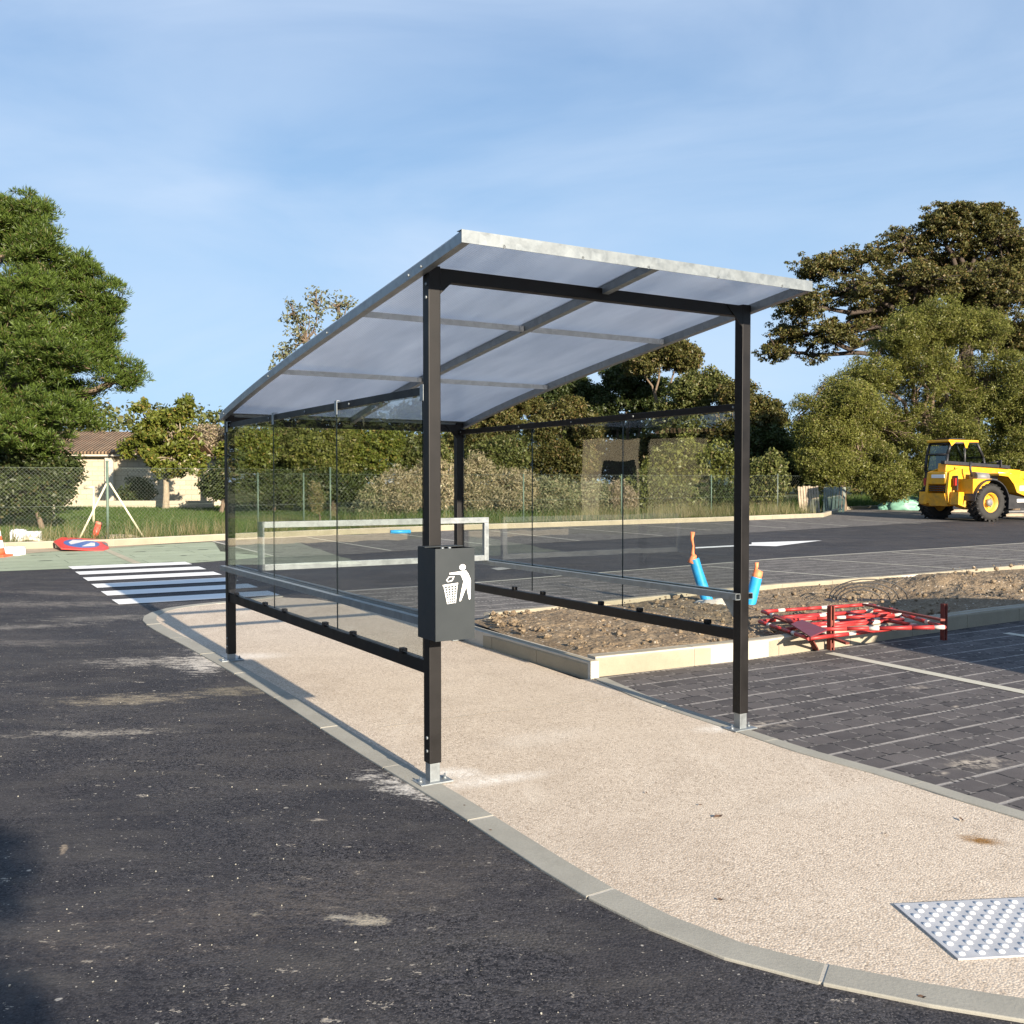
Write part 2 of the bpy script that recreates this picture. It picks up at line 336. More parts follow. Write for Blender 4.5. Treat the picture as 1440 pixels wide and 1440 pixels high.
def tube(bm, pts, rad, n=8, cap=True, mi=0):
    pts = [Vector(p) for p in pts]; rads = rad if hasattr(rad, '__len__') else [rad]*len(pts); rings = []
    ref = Vector((0, 0, 1))
    if abs((pts[-1]-pts[0]).normalized().dot(ref)) > .95: ref = Vector((1, 0, 0))
    for i, p in enumerate(pts):
        t = (pts[min(i+1, len(pts)-1)]-pts[max(i-1, 0)]).normalized(); u = t.cross(ref).normalized(); v = t.cross(u)
        rings.append([bm.verts.new(p+rads[i]*(math.cos(2*math.pi*k/n)*u+math.sin(2*math.pi*k/n)*v)) for k in range(n)])
    for a, b in zip(rings, rings[1:]):
        for k in range(n):
            f = bm.faces.new((a[k], a[(k+1) % n], b[(k+1) % n], b[k])); f.smooth = True; f.material_index = mi
    if cap and rads[0] > 1e-4: bm.faces.new(rings[0][::-1]).material_index = mi
    if cap and rads[-1] > 1e-4: bm.faces.new(rings[-1]).material_index = mi
def prism(bm, poly, h0, h1, mi=0, f=None):
    """poly in xy, extruded h0..h1; f maps (x,y,z)->world"""
    f = f or (lambda x, y, z: (x, y, z))
    a = [bm.verts.new(f(x, y, h0)) for x, y in poly]; b = [bm.verts.new(f(x, y, h1)) for x, y in poly]; n = len(poly)
    bm.faces.new(a[::-1]).material_index = mi; bm.faces.new(b).material_index = mi
    for i in range(n): bm.faces.new((a[i], a[(i+1) % n], b[(i+1) % n], b[i])).material_index = mi
def lathe(bm, prof, n=24, mat4=None, mi=0, close=False):
    m = mat4 or Matrix(); rings = []
    for r, z in prof: rings.append([bm.verts.new(m @ Vector((r*math.cos(2*math.pi*k/n), r*math.sin(2*math.pi*k/n), z))) for k in range(n)])
    pr = list(zip(rings, rings[1:])) + ([(rings[-1], rings[0])] if close else [])
    for a, b in pr:
        for k in range(n):
            f = bm.faces.new((a[k], a[(k+1) % n], b[(k+1) % n], b[k])); f.smooth = True; f.material_index = mi
    if not close:
        if prof[0][0] > 1e-4: bm.faces.new(rings[0][::-1]).material_index = mi
        if prof[-1][0] > 1e-4: bm.faces.new(rings[-1]).material_index = mi
def sheet(name, pts, off, mat, thick=0.0):
    bm = bmesh.new(); vs = [bm.verts.new((x, y, H(x, y)+off)) for x, y in pts]; f = bm.faces.new(vs)
    if f.calc_area() and f.normal.z < 0: f.normal_flip()
    bmesh.ops.triangulate(bm, faces=bm.faces[:])
    me = bpy.data.meshes.new(name); bm.normal_update()
    for fc in bm.faces:
        if fc.normal.z < 0: fc.normal_flip()
    bm.to_mesh(me); bm.free(); o = link(name, me, mat); o['kind'] = 'structure'; return o
def smooth_line(pts, step=.08):
    P_ = [np.array(p, float) for p in pts]; P_ = [2*P_[0]-P_[1]]+P_+[2*P_[-1]-P_[-2]]; out = []
    for i in range(1, len(P_)-2):
        p0, p1, p2, p3 = P_[i-1:i+3]; n = max(2, int(np.linalg.norm(p2-p1)/step))
        for k in range(n):
            t = k/n; out.append(.5*((2*p1)+(-p0+p2)*t+(2*p0-5*p1+4*p2-p3)*t*t+(-p0+3*p1-3*p2+p3)*t**3))
    out.append(P_[-2]); return out
def offset_line(pl, d):
    out = []
    for i, p in enumerate(pl):
        t = pl[min(i+1, len(pl)-1)]-pl[max(i-1, 0)]; t = t/np.linalg.norm(t); out.append(p+d*np.array([-t[1], t[0]]))
    return out
def resample(pl, step):
    d = [0]; 
    for a, b in zip(pl, pl[1:]): d.append(d[-1]+np.linalg.norm(b-a))
    n = max(1, round(d[-1]/step)); ss = np.linspace(0, d[-1], n+1); arr = np.array(pl)
    return np.stack([np.interp(ss, d, arr[:, 0]), np.interp(ss, d, arr[:, 1])], 1)
def kerb(name, pl, width, h, stone=1.0, mat=None, side=1, base=-.05, bev=.018, gap=.008, label=None):
    """run of kerb stones along polyline pl, the body lying on `side` of it"""
    pl = [np.array(p, float) for p in pl]; d = [0]
    for a, b in zip(pl, pl[1:]): d.append(d[-1]+np.linalg.norm(b-a))
    tot = d[-1]; n = max(1, round(tot/stone)); bm = bmesh.new(); arr = np.array(pl)
    at = lambda s: np.array([np.interp(s, d, arr[:, 0]), np.interp(s, d, arr[:, 1])])
    for i in range(n):
        s0, s1 = tot*i/n+gap/2, tot*(i+1)/n-gap/2; m = max(1, int((s1-s0)/.25)) if len(pl) > 8 else 1
        ss = np.linspace(s0, s1, m+1); jit = rnd.uniform(-.002, .002)
        secs = []
        for s in ss:
            p = at(s); t = at(min(s+.03, tot))-at(max(s-.03, 0)); t = t/np.linalg.norm(t); nn = side*np.array([-t[1], t[0]])
            q = p+nn*width; hz = h+jit; b_ = min(bev, max(h, .004)*.6)
            prof = [(p, base), (p, hz-b_), (p+nn*b_*.35, hz-b_*.3), (p+nn*b_, hz), (q-nn*b_, hz), (q-nn*b_*.35, hz-b_*.3), (q, hz-b_), (q, base)]
            secs.append([bm.verts.new((x[0], x[1], H(*x)+z)) for x, z in prof])
        for a, b in zip(secs, secs[1:]):
            for k in range(8): bm.faces.new((a[k], a[(k+1) % 8], b[(k+1) % 8], b[k]))
        bm.faces.new(secs[0]); bm.faces.new(secs[-1][::-1])
    o = from_bm(name, bm, mat or M['kerb']); o['kind'] = 'structure'
    if h > .03 or True:                          # mortar in the joints
        bm = bmesh.new()
        secs = []
        for s in np.linspace(0, tot, max(2, int(tot/.25))):
            p = at(s); t = at(min(s+.03, tot))-at(max(s-.03, 0)); t = t/np.linalg.norm(t); nn = side*np.array([-t[1], t[0]])
            a, b = p+nn*.006, p+nn*(width-.006)
            secs.append([bm.verts.new((a[0], a[1], H(*a)+base)), bm.verts.new((a[0], a[1], H(*a)+h-.0025)), bm.verts.new((b[0], b[1], H(*b)+h-.0025)), bm.verts.new((b[0], b[1], H(*b)+base))])
        for a, b in zip(secs, secs[1:]):
            for k in range(3): bm.faces.new((a[k], a[k+1], b[k+1], b[k]))
        bm.faces.new(secs[0]); bm.faces.new(secs[-1][::-1])
        from_bm('kerb_mortar', bm, M['mortar'])['kind'] = 'structure'
    return o

# ------------------------------------------------------------------ ground
bm = bmesh.new(); rows = []
for s in (-900, -40, 60, 900): rows.append([bm.verts.new((*ST(s, t), H(*ST(s, t)))) for t in (-900, 0, 900)])
for a, b in zip(rows, rows[1:]):
    for k in range(2): bm.faces.new((a[k], a[k+1], b[k+1], b[k]))
g = from_bm("ground", bm, M['ground']); g['kind'] = 'structure'
if g.data.polygons[0].normal.z < 0: g.data.flip_normals()

far_kerb_px = [(-700, 800), (-250, 786), (0, 774), (150, 769), (300, 761), (470, 753), (640, 746), (820, 740), (1000, 734), (1158, 727.5)]
FK = [np.array(G(*q)) for q in far_kerb_px]
FK2 = [FK[-1], np.array(G(1190, 717)), np.array(G(1330, 711.5)), np.array(G(1440, 707)), np.array(G(1600, 702))]
# asphalt: everything this side of the far kerb
asph = [tuple(p) for p in FK+FK2[1:]] + [ST(16, 80), ST(-37, 80), ST(-37, -60), ST(12, -60)]
sheet("asphalt_road", asph, .004, M['asphalt'])
# green reinforced bays
gp = [(-400, 835), (-400, 789), (0, 781), (60, 777), (120, 772), (298, 762.5), (385, 783), (320, 788.5), (272, 792), (200, 795), (100, 800), (0, 804)]
sheet("green_paving", [G(*q) for q in gp], .008, M['green'])
def strip(name, p, q, wd, mat, off=.012):
    p, q = np.array(p), np.array(q); t = (q-p)/np.linalg.norm(q-p); n = np.array([-t[1], t[0]])*wd/2
    return sheet(name, [tuple(p+n), tuple(p-n), tuple(q-n), tuple(q+n)], off, mat)
strip("bay_line", G(145, 772), G(193, 793), .14, M['beige'])
strip("bay_line", G(-40, 781), G(-10, 800), .14, M['beige'])
sheet("sand_strip", [G(*q) for q in [(-250, 789), (-250, 787), (0, 775), (60, 771.5), (150, 770), (225, 765.8), (150, 772), (90, 775), (40, 779), (0, 782)]], .012, M['sand'])
# near bays between planter and lane, far bays behind the lane, foreground bays
near_edge = [(475, 833), (586, 826), (667, 820), (800, 811), (1095, 786), (1440, 764)]
pf_s, pf_t = toST(*G(1380, 808)); 
E1 = np.array(G(1440, 764)); E0 = np.array(G(1095, 786)); ext = E1+(E1-E0)/np.linalg.norm(E1-E0)*30
Kf = [np.array(G(*q)) for q in [(676, 878), (830, 861), (1064, 835.5), (1276, 819), (1440, 804)]]; kext = Kf[-1]+(Kf[-1]-Kf[-2])/np.linalg.norm(Kf[-1]-Kf[-2])*20
nb = [G(*q) for q in near_edge]+[tuple(ext), tuple(kext)]+[tuple(p) for p in Kf[::-1]]+[G(664, 884), G(620, 875), G(520, 856), G(440, 843)]
sheet("bay_paving", nb, .008, M['pavers_far'])
fl = [(310, 776), (385, 784), (507, 779), (585, 774), (690, 768), (1000, 752), (1080, 748), (1295, 735.5), (1440, 729)]
F1 = np.array(G(1440, 729)); F0 = np.array(G(1295, 735.5)); fext = F1+(F1-F0)/np.linalg.norm(F1-F0)*25
fb = [G(*q) for q in fl]+[tuple(fext)]+[tuple(p) for p in FK2[::-1]]+[tuple(p) for p in FK[::-1][1:6]]
sheet("far_bay_paving", fb, .008, M['pavers_far'])
rk_low = [(835, 957), (900, 986), (1024, 1028), (1125, 1062), (1249, 1097), (1312, 1118), (1440, 1157), (1600, 1207)]
rk_up = [(836, 951), (900, 975), (1057, 1026), (1125, 1041), (1226, 1075), (1350, 1107), (1440, 1136), (1600, 1184)]
kr_bot = [(836, 954), (1052, 929), (1146, 915), (1215, 906), (1380, 881), (1440, 873)]
KR = [np.array(G(*q)) for q in kr_bot]; krext = KR[-1]+(KR[-1]-KR[-2])/np.linalg.norm(KR[-1]-KR[-2])*20
RK = smooth_line([G(*q) for q in rk_low], .15); rkdir = (RK[-1]-RK[-4])/np.linalg.norm(RK[-1]-RK[-4]); RKx = RK+[RK[-1]+rkdir*8]
RKi = offset_line(RKx, .11)
sheet("foreground_bay_paving", [tuple(p) for p in RKi]+[tuple(RKx[-1]+np.array([26, 8])), tuple(krext)]+[tuple(p) for p in KR[::-1]], .008, M['pavers'])
# walkway
lk_out = [(388, 838.5), (330, 846), (293, 849), (243, 855), (212, 863), (200, 872), (212, 884), (260, 910), (312, 939), (377, 978), (450, 1026), (520, 1071), (610, 1126), (714, 1195), (812, 1258), (920, 1313), (1040, 1359), (1160, 1389), (1296, 1417), (1440, 1441), (1640, 1470)]
LK = smooth_line([G(*q) for q in lk_out], .05)
LKi = offset_line(LK, .14)
if np.linalg.norm(LKi[len(LK)//2]-np.array(G(700, 1000))) > np.linalg.norm(LK[len(LK)//2]-np.array(G(700, 1000))): LKi = offset_line(LK, -.14); kside = -1
else: kside = 1
path = [tuple(p) for p in LKi[2:]]+[tuple(RKx[-1])]+[tuple(p) for p in RKx[::-1][1:]]+[G(815, 957), G(717, 923), G(665, 907), G(641, 898), G(600, 880), G(620, 875), G(520, 856), G(440, 843)]
sheet("footpath", path, .010, M['path'])
kerb("flush_kerb", LK, .14, .016, 1.0, M['kerb_flush'], kside, bev=.004, gap=.016)
kerb("flush_kerb", RKx, .11, .018, 1.0, M['kerb_flush'], 1, bev=.006)
strip("expansion_joint", G(535, 1025), G(870, 981), .007, M['mortar'], .014)
# zebra
for i in range(6):
    s0 = 7.96+.93*i; tl = -.2+.02*i; tr = 1.78
    sheet("zebra_stripe", [ST(s0, tl), ST(s0, tr), ST(s0+.5, tr), ST(s0+.5, tl)], .012, M['white'])
# bay dividers
ne = [G(*q) for q in ((986, 797), (1265, 819))]
for i, t in enumerate((-.0, 9.55, 12.35, 15.1, 17.8, 20.5)):
    if i == 0: continue
    s1 = 8.4+(t-9.5)*.095; s0 = 5.35+(t-9.5)*.03
    strip("bay_line", ST(s1, t), ST(s0, t+1.1), .07, M['line'])
strip("bay_edge_line", G(667, 820.5), G(1095, 786.3), .07, M['line'])
strip("bay_edge_line", G(1095, 786.3), G(1440, 764.3), .07, M['line'])
strip("bay_edge_line", G(475, 833), G(667, 820.5), .06, M['faint'])
for p, q in (((432, 756), (550, 775)), ((565, 752), (690, 767)), ((690, 747), (815, 761)), ((790, 742), (932, 754)), ((880, 738), (1000, 746)), ((985, 735.5), (1105, 743)), ((1077, 732), (1192, 740)), ((1193, 731), (1295, 737)), ((300, 762), (384, 782.5))):
    strip("bay_line", G(*p), G(*q), .075, M['line'])
strip("bay_line", ST(1.60, 4.87), ST(-2.7, 4.93), .12, M['line'])
strip("bay_line", ST(1.5, 7.42), ST(-2.7, 7.5), .12, M['line'])
sheet("lane_arrow", [G(*q) for q in [(978, 772), (978, 770.2), (1057, 766.2), (1057, 763.6), (1156, 760.6), (1091, 768.8), (1057, 768.0)]], .012, M['white'])
sheet("lane_arrow", [G(*q) for q in [(690, 800), (720, 797), (735, 799), (700, 803)]], .012, M['faint'])

# kerbs ------------------------------------------------
def curveless(pts): return [np.array(p) for p in pts]
kerb("planter_kerb", curveless([G(641, 898), G(665, 907), G(717, 923), G(826, 957)]), .12, .15, .75, M['kerb'], 1, bev=.03)
kerb("planter_kerb", curveless([G(838, 953), G(1052, 929), G(1215, 906), G(1380, 881), G(1440, 873)]+[tuple(krext)]), .13, .17, 1.0, M['kerb'], 1, bev=.025)
kerb("planter_kerb", [np.array(G(680, 878))]+Kf[1:]+[kext], .10, .13, 1.0, M['kerb'], -1, bev=.012)
kerb("car_park_kerb", FK, .15, .15, 1.0, M['kerb'], 1, bev=.02)
kerb("car_park_kerb", FK2, .15, .14, 1.0, M['kerb'], 1, bev=.02)

# soil bed: lumpy height field between the planter kerbs
def soil():
    rs = np.random.RandomState(3)
    cl = [np.array(p) for p in ([G(668, 893)]+[G(826, 950)])]
    A_ = np.array(G(826, 950)); B_ = np.array(krext); C_ = np.array(kext); D_ = np.array(G(676, 879))
    near = [np.array(G(*q)) for q in [(812, 944), (1052, 924), (1215, 901), (1380, 876), (1440, 868)]]+[krext]
    far = [np.array(G(660, 882))]+[p+np.array([0, -.04]) for p in Kf[1:]]+[kext]
    def at(pl, u):
        d = [0]
        for a, b in zip(pl, pl[1:]): d.append(d[-1]+np.linalg.norm(b-a))
        arr = np.array(pl); s = u*d[-1]; return np.array([np.interp(s, d, arr[:, 0]), np.interp(s, d, arr[:, 1])])
    nu, nv = 560, 130
    us = np.concatenate([np.linspace(0, .5, 440, endpoint=False), np.linspace(.5, 1, nu-440)]); V = np.zeros((nu, nv, 3))
    # value noise
    def vn(x, y, f, seed):
        r = np.random.RandomState(seed).rand(256, 256); X = x*f; Y = y*f; xi = np.floor(X).astype(int); yi = np.floor(Y).astype(int); fx = X-xi; fy = Y-yi
        fx = fx*fx*(3-2*fx); fy = fy*fy*(3-2*fy); a = r[xi % 256, yi % 256]; b = r[(xi+1) % 256, yi % 256]; c = r[xi % 256, (yi+1) % 256]; d = r[(xi+1) % 256, (yi+1) % 256]
        return (a*(1-fx)+b*fx)*(1-fy)+(c*(1-fx)+d*fx)*fy-.5
    mx_, my_ = G(1400, 845)
    for i, u in enumerate(us):
        a, b = at(near, u), at(far, u)
        for j in range(nv): V[i, j, :2] = a+(b-a)*j/(nv-1)
    X, Y = V[..., 0], V[..., 1]
    h = .085+.05*vn(X, Y, .9, 1)+.035*vn(X, Y, 3.1, 2)+.03*np.abs(vn(X, Y, 7, 3))+.028*np.abs(vn(X, Y, 15, 4))+.022*vn(X, Y, 37, 5)
    for (px, py, r, hh) in ((1420, 842, 1.3, .10), (1330, 838, .5, .09), (1290, 836, .3, .05), (1130, 842, .7, .03), (800, 890, 1.0, .05), (1560, 838, 1.8, .08)):
        x, y = G(px, py); h += hh*np.exp(-(((X-x)**2+(Y-y)**2)/(r*r)))*(1+.5*vn(X, Y, 4, 9))
    x, y = G(1200, 845); h -= .12*np.exp(-(((X-x)/1.3)**2+((Y-y)/.5)**2))
    ed = np.minimum(np.arange(nv), nv-1-np.arange(nv))/(nv-1); ed = np.clip(ed/.10, 0, 1)[None, :]
    eu = np.clip(us/.012, 0, 1)[:, None]; ed = ed*eu; h = h*ed+(1-ed)*.07
    V[..., 2] = SL*(ax[0]*X+ax[1]*Y-KA)+h
    me = bpy.data.meshes.new("soil_bed"); idx = np.arange(nu*nv).reshape(nu, nv)
    q = np.stack([idx[:-1, :-1], idx[1:, :-1], idx[1:, 1:], idx[:-1, 1:]], -1).reshape(-1, 4)
    me.from_pydata(V.reshape(-1, 3).tolist(), [], q.tolist()); o = link("soil_bed", me, M['soil'], smooth=True); o['kind'] = 'structure'
soil()
def clods():
    bm = bmesh.new(); rs = random.Random(11)
    for _ in range(900):
        px = rs.uniform(690, 1440); top = np.interp(px, [690, 830, 1064, 1276, 1440], [880, 864, 840, 826, 812]); bot = np.interp(px, [690, 826, 1052, 1215, 1440], [893, 940, 916, 896, 862])
        x, y = G(px, rs.uniform(top, bot)); r = rs.choice([.007, .010, .014, .02, .036]) * rs.uniform(.7, 1.2)
        m = Matrix.Translation((x, y, H(x, y)+.12+r*.3+(.12 if px > 1340 else 0))) @ Matrix.Rotation(rs.uniform(0, 6), 4, 'Z') @ Matrix.Diagonal((r, r*rs.uniform(.6, 1), r*.7, 1))
        v = bmesh.ops.create_icosphere(bm, subdivisions=1, radius=1, matrix=m)['verts']
        for q in v: q.co += Vector((rs.uniform(-1, 1), rs.uniform(-1, 1), rs.uniform(-1, 1)))*r*.25
    tag(from_bm("soil_clods", bm, M['soil']), "loose brown soil clods scattered over the planting bed", "soil clods", kind='stuff')
clods()

# ------------------------------------------------------------------ bus / trolley shelter
SHL, SHW = 3.845, 2.2165
sx, sy = ST(0, 0)
def shelter():
    root = empty("shelter", (sx, sy, 0), TH, "open black and galvanised shelter with curved translucent roof on the footpath", "shelter")
    # local frame: x = t (across), y = s (along), z up
    gz = lambda s: SL*s+.012
    rz = lambda s: 2.738-.126*s+.004*s*s-.0023*s**3
    def part(name, bm, mat, parent=root, smooth=False): return from_bm(name, bm, mat, parent, smooth)
    blk, gal = M['black'], M['galv']
    for (s, t) in ((0, 0), (0, SHW), (SHL, 0), (SHL, SHW)):
        bm = bmesh.new(); g0 = gz(s); sleeve = g0+(.105 if s == 0 else .06)
        top = rz(s)-.006; box(bm, (t, s, (sleeve+top)/2), (.07, .07, top-sleeve), bev=.004)
        post = part("post", bm, blk)
        out = -1 if t == 0 else 1
        for z in (sleeve+.065, sleeve+.135, rz(s)-.10, rz(s)-.17):
            bm = bmesh.new(); lathe(bm, [(.009, 0), (.009, .004), (.004, .007)], 10, Matrix.Translation((t+out*.035, s-.008, z)) @ Matrix.Rotation(out*math.pi/2, 4, 'Y'))
            part("bolt", bm, gal, post)
        bm = bmesh.new(); box(bm, (t, s, (g0+sleeve+.03)/2), (.058, .058, sleeve+.03-g0), bev=.003); part("post_stub", bm, gal, post)
        bm = bmesh.new(); box(bm, (t, s, g0+.004), (.19, .12, .009), bev=.002)
        part("base_plate", bm, gal, post)
        for dx in (-.072, .072):
            bm = bmesh.new(); lathe(bm, [(.012, 0), (.012, .009), (.006, .0095), (.006, .026)], 6, Matrix.Translation((t+dx, s, g0+.0085)))
            lathe(bm, [(.017, 0), (.017, .002)], 12, Matrix.Translation((t+dx, s, g0+.0083))); part("anchor_bolt", bm, gal, post)
    # cross beams with gussets
    for s, z in ((0, 2.69), (SHL, 2.125)):
        bm = bmesh.new(); box(bm, (SHW/2, s, z), (SHW-.071, .055, .07), bev=.003); b = part("cross_beam", bm, blk)
        for t, d in ((.035, 1), (SHW-.035, -1)):
            bm = bmesh.new(); yy = s-.031 if s == 0 else s-.031
            prism(bm, [(0, 0), (d*.13, 0), (d*.13, -.006), (0, -.135)] if d > 0 else [(0, 0), (0, -.135), (d*.13, -.006), (d*.13, 0)], yy-.003, yy+.003, f=lambda a, c, h, t=t, z=z: (t+a, h, z+.033+c))
            bmesh.ops.recalc_face_normals(bm, faces=bm.faces); part("gusset", bm, blk, b)
    # side rails
    for t, out in ((0, -1), (SHW, 1)):
        bm = bmesh.new(); bar(bm, (t, .036, 2.088), (t, SHL-.036, 2.088), .04, .045, bev=.003); ur = part("upper_rail", bm, blk)
        for s in (.06, 1.9, SHL-.08, 2.7, 1.1): bm = bmesh.new(); lathe(bm, [(.008, 0), (.008, .004), (.003, .006)], 8, Matrix.Translation((t-.02, s, 2.088)) @ Matrix.Rotation(-math.pi/2, 4, 'Y')); part("bolt", bm, gal, ur)
        bm = bmesh.new(); bar(bm, (t, .036, .62), (t, SHL-.036, .62), .045, .07, bev=.003); lr = part("lower_rail", bm, blk)
        for s in (.33, 1.06, 1.54, 2.37, 2.83, 3.6):
            bm = bmesh.new(); box(bm, (t+out*.016, s, .668), (.034, .045, .03), bev=.005); part("glass_clamp", bm, blk, lr)
        # galvanised bumper rails on both faces of the posts
        for off in (-.055, .055):
            bm = bmesh.new(); y0, y1 = -.03, SHL+.045; c = t+off; hw, th = .02, .003
            for dz, dx, wx, wz in ((hw-th/2, 0, .04, th), (-hw+th/2, 0, .04, th), (0, hw-th/2, th, .034), (0, -hw+th/2, th, .034)):
                box(bm, (c+dx, (y0+y1)/2, .872+dz), (wx, y1-y0, wz))
            part("bumper_rail", bm, gal)
        for s in (.07, SHL-.07):
            bm = bmesh.new(); d = 1 if s < 1 else -1
            prism(bm, [(0, 0), (d*.11, 0), (0, -.12)] if d > 0 else [(0, 0), (0, -.12), (d*.11, 0)], -.002, .002, f=lambda a, c, h, s=s, t=t, d=d: (t+out*.0-.0*out+h+(.03*-out), s-d*.035+a, .85+c))
            part("rail_bracket", bm, gal)
        # three clear panels each side
        xs = [.045, 1.285, 2.56, SHL-.045]; gt = t+out*.030
        for a, b_ in zip(xs, xs[1:]):
            bm = bmesh.new(); box(bm, (gt, (a+b_)/2, 1.366), (.006, b_-a-.008, 1.396))
            for f_ in bm.faces:
                if abs(f_.normal.x) < .5: f_.material_index = 1
            part("clear_panel", bm, [M['glass'], M['glass_edge']])
        for s in (.05, 1.285, 2.56, SHL-.05):
            bm = bmesh.new(); box(bm, (gt+out*.005, s, 2.075), (.003, .042, .085), bev=.001); box(bm, (gt-out*.010, s, 2.1185), (.032, .042, .003)); part("panel_clip", bm, gal)
    # roof: curved side arcs, middle arc, fascias, purlins, polycarbonate sheets
    s0, s1 = -.49, 3.84; ss = np.linspace(s0, s1, 40)
    def arc(name, t, wd, top, dep):
        bm = bmesh.new(); secs = []
        for s in ss:
            z = rz(s)+top; secs.append([bm.verts.new((t+dx, s, z+dz)) for dx, dz in ((-wd/2, 0), (wd/2, 0), (wd/2, -dep), (-wd/2, -dep))])
        for a, b in zip(secs, secs[1:]):
            for k in range(4): bm.faces.new((a[k], a[(k+1) % 4], b[(k+1) % 4], b[k]))
        bm.faces.new(secs[0]); bm.faces.new(secs[-1][::-1]); return part(name, bm, gal)
    TL, TR = -.085, SHW+.085
    for t in (TL+.0225, TR-.0225): 
        o = arc("side_arc", t, .045, 0.0, .052)
        for s in (-.05, .1, 1.3, 2.5, 3.7):
            d = -1 if t < 1 else 1; bm = bmesh.new()
            lathe(bm, [(.008, 0), (.008, .005), (.003, .007)], 8, Matrix.Translation((t+d*.0226, s, rz(s)-.03)) @ Matrix.Rotation(d*math.pi/2, 4, 'Y'))
            part("bolt", bm, gal, o)
    arc("middle_arc", SHW/2, .045, -.002, .048)
    for s, nm in ((s0, 0), (s1, 1)):
        bm = bmesh.new(); d = -1 if nm == 0 else 1; y = s+d*.0025; z = rz(s)
        box(bm, ((TL+TR)/2, y, z-.021), (TR-TL+.004, .004, .062)); box(bm, ((TL+TR)/2, y-d*.024, z+.0085), (TR-TL+.004, .046, .003))
        fa = part("fascia", bm, M['fascia'])
        for tt in (.15, .62, 1.05, 1.55, 2.05):
            bm = bmesh.new(); lathe(bm, [(.009, 0), (.009, .006), (.003, .009)], 8, Matrix.Translation((tt, y+d*.002, z-.045)) @ Matrix.Rotation(d*-math.pi/2*-1, 4, 'X')); part("bolt", bm, gal, fa)
    for s in (.84, 2.35):
        for a, b_ in ((TL+.045, SHW/2-.0225), (SHW/2+.0225, TR-.045)):
            bm = bmesh.new(); z = rz(s)-.012; box(bm, ((a+b_)/2, s, z-.018), (b_-a, .004, .036)); box(bm, ((a+b_)/2, s+.018, z-.0015), (b_-a, .036, .003))
            pl = part("purlin", bm, M['galv_light'])
            bm = bmesh.new(); box(bm, (b_-.018, s-.010, z-.018), (.030, .016, .034), bev=.003); part("purlin_bracket", bm, M['galv_light'], pl)
    for a, b_ in ((TL+.004, SHW/2-.003), (SHW/2+.003, TR-.004)):
        bm = bmesh.new(); secs = []
        for s in ss:
            z = rz(s)+.0005; secs.append([bm.verts.new((x, s, z+dz)) for x, dz in ((a, 0), (b_, 0), (b_, .007), (a, .007))])
        for p_, q_ in zip(secs, secs[1:]):
            for k in range(4): bm.faces.new((p_[k], p_[(k+1) % 4], q_[(k+1) % 4], q_[k]))
        bm.faces.new(secs[0]); bm.faces.new(secs[-1][::-1]); part("roof_sheet", bm, M['roof'])
    bm = bmesh.new(); secs = []
    for s in ss:
        z = rz(s)+.008; secs.append([bm.verts.new((x, s, z+dz)) for x, dz in ((SHW/2-.025, 0), (SHW/2+.025, 0), (SHW/2+.025, .004), (SHW/2-.025, .004))])
    for p_, q_ in zip(secs, secs[1:]):
        for k in range(4): bm.faces.new((p_[k], p_[(k+1) % 4], q_[(k+1) % 4], q_[k]))
    bm.faces.new(secs[0]); bm.faces.new(secs[-1][::-1]); part("cover_strip", bm, gal)
    # end frame standing on the inner bumper rails
    bm = bmesh.new(); s = 3.2; w2 = .045; ta, tb = .068, SHW-.068
    bar(bm, (ta-w2/2, s, 1.262), (tb+w2/2, s, 1.262), w2, .05, bev=.003)
    for t in (ta, tb): box(bm, (t, s, 1.065), (w2, w2, .343), bev=.003)
    part("end_frame", bm, gal)
    bm = bmesh.new(); bar(bm, (ta+w2/2+.001, s, .918), (tb-w2/2-.001, s, .918), w2, .05, bev=.003); part("frame_bar", bm, gal)
shelter()

